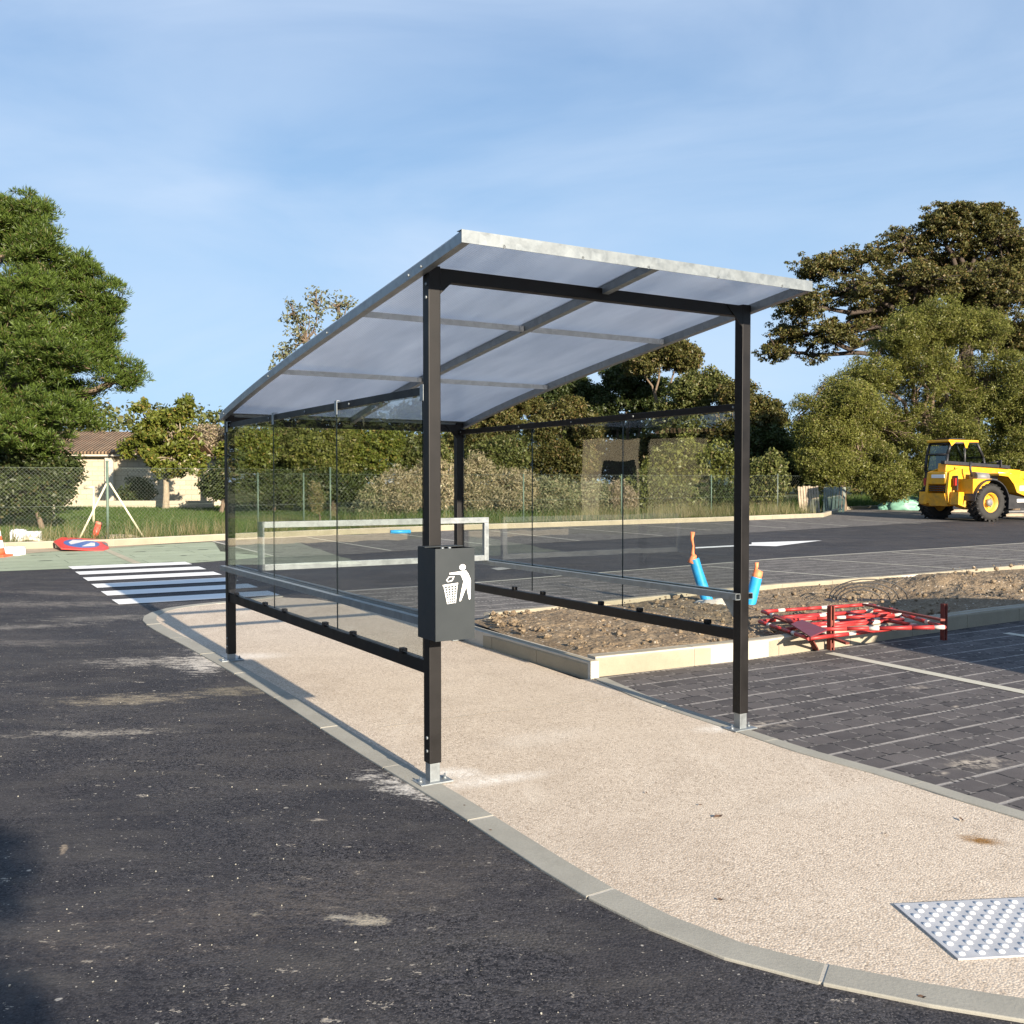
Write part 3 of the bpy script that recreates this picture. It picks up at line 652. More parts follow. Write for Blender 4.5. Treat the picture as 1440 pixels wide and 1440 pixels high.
# litter bin on the near post ------------------------------------------
def litter_bin():
    root = empty("litter_bin", (sx, sy, 0), TH, "dark grey wall bin with white litter pictogram fixed to the near shelter post", "bin")
    x0, x1, y0, y1, z0, z1 = -.105, .120, -.245, -.042, .800, 1.268
    bm = bmesh.new(); th = .0025
    box(bm, ((x0+x1)/2, y0+th/2, (z0+z1)/2), (x1-x0, th, z1-z0)); box(bm, ((x0+x1)/2, y1-th/2, (z0+z1)/2), (x1-x0, th, z1-z0))
    box(bm, (x0+th/2, (y0+y1)/2, (z0+z1)/2), (th, y1-y0-2*th, z1-z0)); box(bm, (x1-th/2, (y0+y1)/2, (z0+z1)/2), (th, y1-y0-2*th, z1-z0))
    box(bm, ((x0+x1)/2, (y0+y1)/2, z0+th/2), (x1-x0-2*th, y1-y0-2*th, th)); 
    from_bm("bin_body", bm, M['anthracite'], root)
    bm = bmesh.new(); box(bm, ((x0+x1)/2, (y0+y1)/2+.06, z1+.0022), (x1-x0-.002, y1-y0-.125, .004)); from_bm("bin_lid", bm, M['anthracite'], root)
    bm = bmesh.new(); box(bm, (0, -.0385, 1.04), (.06, .006, .36)); from_bm("mounting_bracket", bm, M['black'], root)
    for xx in (-.06, -.02):
        bm = bmesh.new(); lathe(bm, [(.009, 0), (.009, .006), (.004, .009)], 12, Matrix.Translation((xx+.005, y0+.02, z1-.002)) @ Matrix.Translation((0, .0, .0))); from_bm("rivet", bm, M['galv'], root)
    u = lambda x: x0+(x-575)/408*(x1-x0); v = lambda y: z1-(y-400)/1010*(z1-z0)
    bm = bmesh.new(); Y = y0-.0008
    def poly(pts): bm.faces.new([bm.verts.new((u(x), Y, v(y))) for x, y in pts])
    poly([(855+33*math.cos(a), 612+33*math.sin(a)) for a in np.linspace(0, 2*math.pi, 28, endpoint=False)])
    poly([(716, 668), (830, 656), (893, 650), (918, 690), (940, 748), (860, 757), (840, 702), (825, 690), (720, 684)])
    poly([(864, 764), (942, 755), (938, 962), (930, 974), (922, 972), (896, 830), (840, 975), (832, 986), (820, 984), (846, 850)])
    # paper: outlined parallelogram
    o_ = [(683, 747), (712, 706), (772, 706), (748, 757), (700, 768)]; i_ = [(694, 747), (717, 714), (759, 713), (741, 749), (702, 758)]
    for k in range(5): poly([o_[k], o_[(k+1) % 5], i_[(k+1) % 5], i_[k]])
    # basket: rim and lattice
    poly([(648, 796), (808, 780), (806, 800), (652, 812)])
    L_ = lambda y: 655+(y-812)/(1005-812)*38; R_ = lambda y: 803-(y-800)/(998-800)*22
    ys = np.linspace(812, 1003, 8)
    for y in ys: poly([(L_(y-4), y-3), (R_(y-4), y-12), (R_(y+4), y-6), (L_(y+4), y+3.5)])
    for k in range(5):
        a, b = 1-k/4, k/4; xt = a*663+b*797; xb = a*698+b*780; poly([(xt-4.5, 812), (xt+4.5, 811), (xb+4, 1000), (xb-4, 1002)])
    o = from_bm("litter_pictogram", bm, M['vinyl'], root)
litter_bin()

# ------------------------------------------------------------------ tactile plate
def tactile():
    a, b, c = np.array(G(1257, 1277)), np.array(G(1350, 1355)), np.array(G(1440, 1268)); e = c-a; e = e/np.linalg.norm(e); wv = b-a; wl = np.linalg.norm(wv)
    n = np.array([e[1], -e[0]]); n = n if n @ wv > 0 else -n; ln = .82
    bm = bmesh.new(); f = lambda x, y, z: (*(a+e*x+n*y), H(*(a+e*x+n*y))+z)
    prism(bm, [(0, 0), (ln, 0), (ln, wl), (0, wl)], .011, .0175, f=f)
    pl = simple("tactile_plate_grey", (.40, .41, .43), .5, 0, .08, 12, .1)
    bmesh.ops.recalc_face_normals(bm, faces=bm.faces)
    root = empty("tactile_paving", (0, 0, 0), 0, "pale grey studded tactile warning plate set in the beige footpath", "tactile plate")
    from_bm("plate", bm, pl, root); bm = bmesh.new(); sp = .074; k = 0
    y = .035
    while y < wl-.02:
        x = .03+(sp/2 if k % 2 else 0)
        while x < ln-.02:
            q = f(x, y, .017); lathe(bm, [(.0145, 0), (.012, .004), (.0075, .0062), (.0001, .0068)], 14, Matrix.Translation(q)); x += sp
        y += sp/2; k += 1
    from_bm("studs", bm, simple("tactile_studs", (.80, .80, .78), .4, 0, .05, 12), root, True)['kind'] = 'stuff'
tactile()

# ================================================================== vegetation
LEAF = {
 'pine': m_leaf("pine_needles", (.020, .038, .010), (.098, .145, .024), (.13, .11, .04), .07, .28, .9),
 'oak': m_leaf("oak_leaves", (.040, .046, .014), (.125, .120, .036), (.17, .115, .045), .16, .3, .5),
 'olive': m_leaf("olive_green_leaves", (.040, .056, .016), (.155, .168, .050), (.17, .14, .06), .12, .35, .4),
 'acacia': m_leaf("acacia_leaves", (.065, .080, .018), (.225, .235, .055), (.24, .20, .08), .10, .42, .6),
 'fig': m_leaf("fig_leaves", (.055, .080, .014), (.175, .20, .035), (.26, .20, .05), .15, .4, .8),
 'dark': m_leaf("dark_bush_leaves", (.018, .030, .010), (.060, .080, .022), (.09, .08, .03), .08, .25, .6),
 'dry': m_leaf("dry_brambles", (.19, .155, .09), (.44, .375, .235), (.12, .13, .05), .25, .3, .7),
 'reed': m_leaf("grey_green_weeds", (.10, .12, .06), (.24, .25, .13), (.34, .29, .17), .3, .3, .7),
 'poplar': m_leaf("poplar_leaves", (.07, .085, .045), (.20, .21, .12), (.24, .21, .12), .12, .35, 1.0),
 'beige': m_leaf("thin_autumn_twigs", (.20, .15, .10), (.36, .29, .20), (.18, .17, .07), .3, .3, .6),
 'grass': m_leaf("grass_blades", (.032, .065, .012), (.085, .14, .028), (.24, .21, .10), .04, .4, .35),
 'straw': m_leaf("dry_grass", (.15, .13, .06), (.32, .27, .14), (.09, .12, .03), .35, .4, .6),
}
BARK = m_bark("bark", (.16, .12, .085)); BARKP = m_bark("pale_bark", (.30, .25, .18)); BARKD = m_bark("dark_bark", (.07, .055, .045))

def leaves(rs, C, n, spread, size, aspect=.5, up=.35, outc=None, outw=.6, jit=.35, flat=.75):
    """C: (m,3) clump centres; n leaves each. Returns quads (m*n*4,3)."""
    m = len(C); c = np.repeat(C, n, 0); N = len(c)
    off = rs.normal(size=(N, 3)); off /= np.linalg.norm(off, axis=1)[:, None]+1e-9
    sp = np.repeat(spread*(.7+.6*rs.rand(m)), n)[:, None]
    p = c+off*sp*(rs.rand(N, 1)**.5)*np.array([1, 1, flat])
    nrm = rs.normal(size=(N, 3))*.7+off*outw; nrm[:, 2] += up
    nrm /= np.linalg.norm(nrm, axis=1)[:, None]+1e-9
    a = np.cross(nrm, rs.normal(size=(N, 3))); a /= np.linalg.norm(a, axis=1)[:, None]+1e-9
    b = np.cross(nrm, a); s = size*(1-jit+2*jit*rs.rand(N, 1))
    a = a*s*.5; b = b*s*.5*aspect
    bend = nrm*s*.12
    return np.stack([p-a-bend, p+b*1.0, p+a-bend, p-b*1.0], 1).reshape(-1, 3)
def needles(rs, C, n, spread, ln, wd):
    m = len(C); c = np.repeat(C, n, 0); N = len(c)
    off = rs.normal(size=(N, 3)); off[:, 2] = np.abs(off[:, 2])*.9-.25; off /= np.linalg.norm(off, axis=1)[:, None]+1e-9
    sp = np.repeat(spread*(.6+.8*rs.rand(m)), n)[:, None]
    p = c+off*sp*(rs.rand(N, 1)**.6)*np.array([1, 1, .8])
    d = off+rs.normal(size=(N, 3))*.35; d[:, 2] += .45; d /= np.linalg.norm(d, axis=1)[:, None]+1e-9
    a = d*ln*(.6+.8*rs.rand(N, 1)); b = np.cross(d, rs.normal(size=(N, 3))); b /= np.linalg.norm(b, axis=1)[:, None]+1e-9; b = b*wd*.5
    return np.stack([p, p+a*.5+b, p+a, p+a*.5-b], 1).reshape(-1, 3)
def clump_points(rs, lobes, n, shell=.62, low=-1.0):
    wts = np.array([l[1][0]*l[1][2] for l in lobes]); wts = wts/wts.sum(); out = []
    k = rs.choice(len(lobes), n, p=wts)
    d = rs.normal(size=(n, 3)); d /= np.linalg.norm(d, axis=1)[:, None]
    r = shell+(1-shell)*rs.rand(n); r = np.where(rs.rand(n) < .25, r*rs.rand(n)**.5, r)
    c = np.array([lobes[i][0] for i in k]); ra = np.array([lobes[i][1] for i in k])
    wob = 1+.16*np.sin(d[:, :1]*5+c[:, :1])*np.cos(d[:, 2:]*6+c[:, 1:2])
    return c+d*ra*r[:, None]*wob, k
def expand(rs, lobes, k, r0, r1):
    out = []
    for c, r in lobes:
        n = max(2, int(k*r[0]*r[2]/(((r0+r1)/2)**2)))
        d = rs.normal(size=(n, 3)); d /= np.linalg.norm(d, axis=1)[:, None]
        for q in d:
            s_ = r0+(r1-r0)*rs.rand(); f = rs.uniform(.55, 1.0); fr = max(.15, 1-.7*s_/max(r[0], .1)); fz = max(.15, 1-.7*s_/max(r[2], .1))
            out.append((tuple(np.array(c)+q*np.array([r[0]*fr, r[1]*fr, r[2]*fz])*f), (s_, s_, s_*.78)))
    return out
def lobes_px(spec, depth):
    """spec: (px, py, rx_px, rz_px[, dY[, ry_m]])"""
    out = []
    for l in spec:
        Y = depth+(l[4] if len(l) > 4 else 0); c = P(l[0], l[1], Y); sc = Y/F_PX; rx, rz = l[2]*sc, l[3]*sc
        out.append((tuple(c), (rx, l[5] if len(l) > 5 else min(rx, 3.2)*.85, rz)))
    return out
def limbs(rs, base, lobes, pts, ki, r0, frac=.25, mat=None, twig=.02):
    bm = bmesh.new(); base = Vector(base); top = Vector((0, 0, 0)); wsum = 0
    for c, r in lobes: wt = r[0]*r[2]; top += Vector(c)*wt; wsum += wt
    top /= wsum; zl = min(c[2]-r[2]*.4 for c, r in lobes); fork_z = max(base.z+.6, min(top.z, zl+.3*(top.z-zl)))
    fork = Vector((base.x*.6+top.x*.4, base.y*.6+top.y*.4, fork_z)); pr = random.Random(int(rs.randint(1e6)))
    def limb(a, b, ra, rb, wob=.12, n=5):
        a, b = Vector(a), Vector(b); L_ = (b-a).length; q = []
        for i in range(n+1):
            t = i/n; o = Vector((pr.uniform(-1, 1), pr.uniform(-1, 1), pr.uniform(-.5, 1)))*L_*wob*math.sin(math.pi*t)*.6
            q.append(a.lerp(b, t)+o)
        tube(bm, q, [ra+(rb-ra)*i/n for i in range(n+1)], 7 if ra > .06 else 4, cap=False); return q
    limb(base-Vector((0, 0, .15)), fork, r0*1.15, r0*.72, .05)
    ends = []
    for c, r in lobes:
        c = Vector(c); limb(fork, c, r0*.5, r0*.16, .14, 7); ends.append(c)
    idx = rs.choice(len(pts), int(len(pts)*frac), replace=False)
    for i in idx: limb(ends[ki[i]], pts[i], max(twig*1.5, r0*.12), twig*.5, .15, 4)
    me = bpy.data.meshes.new("trunk"); bm.to_mesh(me); bm.free(); return me
def tree(name, label, cat, base, lobes, kind, n, per, spread, size, r0=.2, seed=1, group=None, frac=.2, bark=None, aspect=.5, shell=.62, needle=False, twig=.02, flat=.75, up=.35, crown="crown", sub=None):
    rs = np.random.RandomState(seed); bx, by = base; bz = H(bx, by)
    root = empty(name, (bx, by, bz), 0, label, cat, group); main = lobes; fine_ = expand(rs, lobes, *sub) if sub else lobes; pts, ki = clump_points(rs, fine_, n, .7 if sub else shell)
    if sub: mc = np.array([l[0] for l in main]); ki = np.array([int(np.argmin(((mc-q)**2).sum(1))) for q in pts]) if len(pts) else ki
    keep = pts[:, 2] > bz+.1; pts = pts[keep]; ki = ki[keep]
    tr = link("trunk", limbs(rs, (bx, by, bz), lobes, pts, ki, r0, frac, twig=twig), bark or BARK, root)
    v = needles(rs, pts, per, spread, size, size*aspect) if needle else leaves(rs, pts, per, spread, size, aspect, up=up, flat=flat)
    v = v[np.repeat((v.reshape(-1, 4, 3)[:, :, 2].min(1) > bz+.02), 4)]
    cr_ = np_mesh(crown, v, 4, LEAF[kind], root)
    for o in (tr, cr_): o.location = (-bx, -by, -bz)
    return root

# umbrella pine at the left edge
Yp = 27.0
pl = lobes_px([(-60, 330, 100, 62), (20, 310, 55, 42), (45, 350, 42, 40, -1), (95, 395, 48, 40), (140, 430, 28, 45), (30, 420, 70, 50, -1.5), (120, 470, 42, 42), (60, 500, 75, 50, -1.5), (-40, 450, 90, 80), (140, 500, 24, 30),
               (10, 560, 80, 42, -1), (95, 565, 42, 26), (160, 535, 22, 20), (120, 590, 30, 15), (50, 620, 50, 24, -1.5), (-20, 620, 60, 40), (20, 665, 40, 22), (-40, 520, 80, 80), (178, 525, 12, 9), (70, 575, 50, 18, -2), (25, 605, 55, 16, -2.2), (-15, 575, 60, 18, -2.3)], Yp)
b0 = P(-20, 700, Yp); tree("umbrella_pine", "huge bright green pine filling the left edge behind the wire fence", "pine tree", (b0.x, b0.y), pl, 'pine', 5600, 80, .18, .12, .34, 3, needle=True, aspect=.2, frac=.2, twig=.026, bark=BARK, sub=(5.0, .42, .75))
# dark shrub under the pine
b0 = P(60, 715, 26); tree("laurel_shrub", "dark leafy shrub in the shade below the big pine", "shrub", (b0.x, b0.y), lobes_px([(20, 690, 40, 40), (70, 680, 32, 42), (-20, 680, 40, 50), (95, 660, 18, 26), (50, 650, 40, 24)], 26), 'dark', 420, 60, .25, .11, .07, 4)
# small tree on the lawn
bf = G(233, 716); tree("young_ash_tree", "small leafy tree with bare pale trunk standing on the lawn before the barn", "tree", bf,
   lobes_px([(235, 610, 42, 30), (215, 590, 20, 20), (256, 582, 13, 16), (205, 628, 24, 22), (262, 625, 26, 24), (238, 645, 40, 24), (205, 600, 14, 22), (277, 655, 20, 16), (172, 635, 14, 12), (230, 665, 26, 12), (262, 568, 7, 10), (200, 575, 8, 10)], bf[1]-.5), 'fig', 420, 34, .20, .17, .13, 5, sub=(1.8, .28, .5), bark=BARKP, frac=.3, aspect=.45)
# bush row in front of the barn and to the right of it
b0 = P(195, 706, 41); tree("lavender_bush", "low rounded grey bush against the pale barn wall", "bush", (b0.x, b0.y), lobes_px([(195, 688, 20, 17), (180, 695, 12, 10)], 41), 'dark', 70, 60, .28, .12, .05, 6)
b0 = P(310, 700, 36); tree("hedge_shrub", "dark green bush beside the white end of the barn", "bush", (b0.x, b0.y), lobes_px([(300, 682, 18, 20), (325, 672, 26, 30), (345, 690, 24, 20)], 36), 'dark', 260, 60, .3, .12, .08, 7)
row = [(350, 640, 40, 52, 'fig', "round yellow-green tree just right of the barn, seen through the left panel"), (400, 632, 42, 50, 'olive', "olive green tree rising behind the left edge of the galvanised frame"),
       (455, 635, 44, 48, 'acacia', "bushy green tree in the middle of the row behind the left clear panels"), (520, 632, 48, 46, 'fig', "light green spreading tree behind the near post of the shelter"),
       (585, 640, 42, 42, 'olive', "dull green tree just left of the near shelter post, behind pale weeds")]
for i, (px, py, rx, rz, kd, lab) in enumerate(row):
    Y = 41+2*math.sin(i*2.1); bb = P(px+5, 705, Y)
    tree("hedgerow_tree", lab, "tree", (bb.x, bb.y), lobes_px([(px, py, rx, rz*.7), (px-rx*.5, py-8, rx*.5, rz*.5), (px+rx*.4, py-14, rx*.5, rz*.45), (px+4, py+22, rx*1.05, rz*.55), (px-6, py+40, rx*.95, rz*.38)], Y), kd, 900, 40, .24, .14, .16, 20+i, group="trees behind the lawn", sub=(2.2, .4, .8), frac=.12)
for i, (px, py, rx, rz, lab) in enumerate([(385, 688, 40, 24, "dark bush at the lawn edge below the yellow-green tree"), (440, 686, 40, 26, "dark bush behind the dry pale stump on the lawn"), (498, 690, 34, 20, "dark bush on the lawn edge left of the pale dry thicket")]):
    bb = P(px, 712, 37); tree("dark_bush", lab, "bush", (bb.x, bb.y), lobes_px([(px, py, rx, rz), (px+18, py-8, rx*.5, rz*.8)], 37), 'dark', 220, 55, .3, .12, .06, 30+i, group="dark bushes along the lawn edge")
# tall thin tree sticking up behind the roof
Yt = 47; bb = P(455, 700, Yt); tree("poplar_tree", "tall sparse tree with bare twigs showing above the shelter roof on the left", "tree", (bb.x, bb.y),
   lobes_px([(430, 480, 24, 50), (412, 440, 16, 32), (445, 430, 14, 26), (475, 430, 24, 22), (400, 500, 16, 30), (455, 520, 50, 50), (490, 425, 10, 12), (388, 520, 8, 22), (520, 500, 50, 60), (480, 570, 70, 60)], Yt), 'poplar', 420, 12, .40, .20, .13, 40, frac=.98, twig=.022, bark=BARK, shell=.4)
bb = P(295, 690, 56); tree("bare_ash_tree", "pale almost leafless tree behind the white end of the barn", "tree", (bb.x, bb.y), lobes_px([(290, 625, 34, 26), (310, 620, 24, 24), (275, 612, 18, 14)], 56), 'beige', 160, 60, .5, .14, .15, 41, frac=.9, twig=.03)

# pale dry thickets behind the far kerb
for i, (px, py, rx, rz, Y, kd, lab) in enumerate([(560, 690, 36, 30, 33, 'dry', "pale straw coloured thicket left of the near shelter post"), (610, 680, 34, 36, 34, 'dry', "tall dry bramble mound directly behind the near shelter post"),
      (668, 680, 34, 40, 35, 'dry', "beige bramble mound just right of the far shelter post"), (722, 690, 36, 34, 35, 'dry', "dry pale thicket behind the first right-hand clear panel"),
      (775, 698, 30, 26, 35, 'reed', "grey-green weedy thicket in the middle of the right panels"), (828, 700, 32, 24, 36, 'reed', "greyish weeds between the brown and the green bushes"),
      (868, 700, 22, 20, 36, 'beige', "brown withered bush behind the third right-hand panel"), (530, 702, 22, 16, 33, 'reed', "low weeds at the left foot of the pale thicket")]):
    bb = P(px, 722, Y); tree("dry_thicket", lab, "thicket", (bb.x, bb.y), lobes_px([(px, py, rx, rz), (px-rx*.5, py+10, rx*.6, rz*.6), (px+rx*.5, py+6, rx*.6, rz*.7)], Y), kd, 330, 60, .26, .13, .05, 50+i, group="thickets along the far kerb", aspect=.22, up=.1, frac=.6, twig=.012, bark=BARKP)
bb = P(450, 712, 30); tree("dry_shrub", "narrow straw coloured dead shrub standing on the lawn", "shrub", (bb.x, bb.y), lobes_px([(445, 702, 8, 18), (443, 690, 4, 10)], 29), 'straw', 60, 60, .12, .14, .03, 60, aspect=.15, frac=.5)
# green bushes right of the thickets
for i, (px, py, rx, rz, Y, kd, lab) in enumerate([(905, 690, 34, 34, 37, 'olive', "mid green bush between the brown bush and the far right panel edge"), (950, 655, 42, 48, 39, 'acacia', "tall feathery green bush seen through the last right-hand panel"),
      (1000, 665, 38, 50, 39, 'acacia', "feathery green bush just left of the near right post"), (945, 705, 34, 20, 37, 'olive', "low bush at the kerb under the feathery bushes"), (1000, 700, 30, 22, 38, 'dark', "dark low bush at the kerb left of the near right post"),
      (1075, 670, 30, 44, 41, 'olive', "green bush right beside the near right post"), (700, 640, 42, 34, 43, 'olive', "dull green bush above the beige bramble mounds")]):
    bb = P(px, 720, Y); tree("green_bush", lab, "bush", (bb.x, bb.y), lobes_px([(px, py, rx, rz*.8), (px-rx*.45, py+8, rx*.6, rz*.6), (px+rx*.45, py-6, rx*.55, rz*.7), (px, py+rz*.5, rx*.9, rz*.5)], Y), kd, 360, 50, .30, .14, .08, 70+i, group="green bushes behind the far kerb", frac=.4)
# taller trees behind the right side of the shelter
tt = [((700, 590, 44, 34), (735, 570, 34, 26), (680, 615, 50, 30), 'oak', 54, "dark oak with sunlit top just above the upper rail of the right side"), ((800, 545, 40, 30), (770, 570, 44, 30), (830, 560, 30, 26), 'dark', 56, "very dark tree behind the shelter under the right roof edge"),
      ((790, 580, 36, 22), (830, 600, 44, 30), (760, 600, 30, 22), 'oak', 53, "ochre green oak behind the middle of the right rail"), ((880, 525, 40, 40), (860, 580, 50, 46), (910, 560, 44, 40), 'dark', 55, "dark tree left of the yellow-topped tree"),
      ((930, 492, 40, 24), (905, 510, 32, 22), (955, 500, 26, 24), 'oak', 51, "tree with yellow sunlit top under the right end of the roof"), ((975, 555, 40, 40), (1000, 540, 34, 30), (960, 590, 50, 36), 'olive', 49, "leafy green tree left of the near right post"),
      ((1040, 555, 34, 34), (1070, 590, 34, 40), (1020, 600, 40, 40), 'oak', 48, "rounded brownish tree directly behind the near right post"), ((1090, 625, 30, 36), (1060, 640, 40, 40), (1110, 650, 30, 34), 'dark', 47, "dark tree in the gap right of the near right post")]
for i, (a, b, c, kd, Y, lab) in enumerate(tt):
    mx_ = (a[0]+b[0]+c[0])/3; bb = P(mx_, 695, Y); tree("woodland_tree", lab, "tree", (bb.x, bb.y), lobes_px([a, b, c, (mx_, 650, 50, 46)], Y), kd, 1500, 42, .30, .15, .22, 90+i, group="trees behind the shelter", frac=.15, twig=.03, sub=(2.4, .6, 1.0))
# big oak
Yo = 56
ol = lobes_px([(1330, 375, 60, 44, 1), (1400, 395, 60, 40, 1), (1270, 420, 50, 36, 1), (1330, 320, 50, 44), (1400, 330, 60, 44), (1270, 345, 42, 30), (1220, 365, 60, 24), (1150, 375, 44, 22), (1200, 410, 60, 28, -2), (1130, 430, 50, 26, -2), (1110, 470, 44, 24), (1180, 470, 50, 24, -1), (1090, 495, 26, 14),
                (1290, 400, 70, 40, -2), (1390, 410, 70, 50, -2), (1450, 380, 60, 70), (1420, 470, 60, 50), (1340, 300, 36, 26), (1230, 450, 50, 30), (1480, 470, 60, 70), (1320, 470, 60, 40), (1140, 500, 22, 10), (1385, 300, 30, 20)], Yo)
bb = P(1370, 690, Yo); tree("oak_tree", "great spreading brownish oak rising highest at the right edge", "oak tree", (bb.x, bb.y), ol, 'oak', 5200, 44, .30, .15, .5, 101, sub=(4.2, .5, 1.0), frac=.22, twig=.05, bark=BARKD, flat=.55, shell=.55)
# acacias behind the telehandler
al = [([(1310, 450, 60, 40), (1260, 480, 60, 40), (1370, 470, 50, 44), (1300, 530, 90, 50), (1220, 530, 50, 34), (1390, 540, 70, 60), (1330, 600, 110, 60), (1230, 600, 60, 50)], 45, "tallest feathery acacia with dome-shaped crown behind the yellow machine"),
      ([(1195, 560, 46, 36), (1160, 600, 50, 34), (1140, 570, 30, 14), (1210, 640, 60, 44), (1150, 650, 50, 34), (1240, 680, 50, 34)], 43, "lower feathery acacia leaning over the stacked pallets"),
      ([(1440, 560, 70, 60), (1470, 620, 80, 60), (1400, 660, 70, 40), (1320, 670, 60, 40), (1500, 520, 60, 60)], 44, "wide feathery acacia directly behind the cab at the right edge")]
for i, (sp_, Y, lab) in enumerate(al):
    mx_ = sum(q[0] for q in sp_)/len(sp_); bb = P(mx_, 700, Y); tree("acacia_tree", lab, "acacia tree", (bb.x, bb.y), lobes_px(sp_, Y), 'acacia', 3400 if i != 1 else 2400, 60, .32, .11, .22, 110+i, group="acacias behind the machine", frac=.12, twig=.03, aspect=.32, sub=(3.2, .5, 1.0))
# distant belt closing the horizon, out of frame sides too
rs = np.random.RandomState(5); pts = []
for th_ in np.linspace(-1.35, 1.35, 190):
    rr = 74+6*rs.rand(); hh = 4.2+2.5*rs.rand(); x, y = rr*math.sin(th_), rr*math.cos(th_); 
    for k in range(26): pts.append((x+rs.normal()*1.6, y+rs.normal()*1.6, H(x, y)+hh*rs.rand()**.7))
tag(np_mesh("distant_wood", leaves(rs, np.array(pts), 26, 1.0, .42), 4, LEAF['olive']), "far belt of woodland closing the view behind the trees", "woodland", kind='stuff')

# grass --------------------------------------------------------------
def blades(name, poly_fn, n, h0, h1, wd, kind, seed, label, cat, lean=.35):
    rs = np.random.RandomState(seed); X = poly_fn(rs, n); N = len(X)
    z = SL*(ax[0]*X[:, 0]+ax[1]*X[:, 1]-KA); h = h0+(h1-h0)*rs.rand(N)**1.5; a = rs.rand(N)*2*math.pi; d = np.stack([np.cos(a), np.sin(a)], 1)*wd/2
    ln = rs.normal(size=(N, 2))*lean*h[:, None]
    b0_ = np.concatenate([X-d, z[:, None]], 1); b1_ = np.concatenate([X+d, z[:, None]], 1); t_ = np.concatenate([X+ln, (z+h)[:, None]], 1)
    o = np_mesh(name, np.stack([b0_, b1_, t_], 1).reshape(-1, 3), 3, LEAF[kind], nper=3); tag(o, label, cat, kind='stuff')
FKl = np.array(FK+FK2[1:]); dl = np.concatenate([[0], np.cumsum(np.linalg.norm(np.diff(FKl, axis=0), axis=1))])
def behind(px0, px1, d0, d1, power=1.0, clumpy=0):
    def fn(rs, n):
        s0, s1 = [np.interp(p, [q[0] for q in far_kerb_px]+[1190, 1330, 1440, 1600], dl) for p in (px0, px1)]
        s = s0+(s1-s0)*rs.rand(n)
        if clumpy: s = np.clip(s0+(s1-s0)*rs.rand(clumpy)[rs.randint(clumpy, size=n)]+rs.normal(size=n)*.12, s0, s1)
        x = np.interp(s, dl, FKl[:, 0]); y = np.interp(s, dl, FKl[:, 1]); d = d0+(d1-d0)*rs.rand(n)**power
        return np.stack([x-.42*d, y+.9*d], 1)
    return fn
blades("lawn", behind(-700, 640, .25, 22, 1.3), 170000, .04, .12, .014, 'grass', 1, "short bright green grass of the lawn beyond the kerb", "lawn", .5)
blades("wild_grass", behind(-300, 1158, .2, 2.2), 24000, .08, .30, .012, 'grass', 2, "longer green grass growing just behind the far kerb", "grass")
blades("dry_grass", behind(-100, 1158, .2, 1.8, 1, 90), 7000, .15, .6, .011, 'straw', 3, "tall dry straw coloured grass tufts behind the far kerb", "dry grass", .22)
blades("tall_dry_grass", behind(860, 1158, .4, 3.0, 1, 60), 6000, .2, .7, .012, 'straw', 4, "dense golden dry grass left of the stacked pallets", "dry grass", .2)
blades("rough_grass", behind(560, 1600, 1.5, 9), 50000, .1, .5, .02, 'grass', 6, "rough grass under the bushes beyond the kerb", "grass")

# ================================================================== things on site
def col(name, c, rough=.5, metal=0.0, var=.1, sc=8, bump=0.0, spec=.5): return simple(name, c, rough, metal, var, sc, bump, spec)
def m_dirty(name, c):
    k = NT(name); p = k.obj(); n = k.noise(p, 3.2, 8, .72); z = k.n("SeparateXYZ", None, Vector=p).outputs['Z']
    low = k.rng(z, 1.1, .3, 0, .55); d = k.rng(k.math('ADD', n, k.math('MULTIPLY', low, .3)), .5, .78, 0, .7)
    cc = k.mix(d, c, (.16, .12, .07)); cc = k.mix(k.rng(k.noise(p, 30, 4, .7), .6, .75, 0, .35), cc, (.25, .17, .06))
    return k.done(k.bsdf(cc, k.rng(d, 0, .6, .38, .8), 0))
M['yellow'] = m_dirty("machine_yellow", (.72, .36, .012)); M['rubber'] = col("tyre_rubber", (.022, .021, .020), .85, 0, .3, 6, .2)
M['mblack'] = col("machine_black", (.02, .02, .022), .5, 0, .2, 5); M['grey'] = col("machine_grey", (.16, .16, .16), .5, 0, .2, 5)
M['red'] = col("barrier_red", (.33, .026, .024), .5, 0, .2, 9); M['rust'] = col("rusty_red_steel", (.17, .035, .022), .7, 0, .35, 12)
M['bwhite'] = col("barrier_white", (.55, .50, .45), .45, 0, .12, 9); M['blue'] = col("blue_conduit", (.02, .30, .62), .45, 0, .12, 14)
M['orange'] = col("orange_sleeve", (.80, .24, .10), .55, 0, .2, 18); M['wood'] = col("weathered_wood", (.32, .26, .19), .85, 0, .3, 7, .3); M['woodg'] = col("grey_green_wood", (.17, .19, .16), .85, 0, .3, 7, .3)
M['wire'] = col("fence_wire", (.15, .18, .15), .6, .3, .1); M['fpost'] = col("green_fence_post", (.10, .15, .115), .6, .1, .15); M['cream'] = col("cream_steel", (.58, .54, .38), .6, 0, .2)
M['render'] = m_concrete("cream_render", (.42, .37, .28), .14); M['trim'] = m_concrete("pale_render", (.80, .75, .66), .08); M['stainless'] = col("dark_window", (.02, .022, .025), .15)

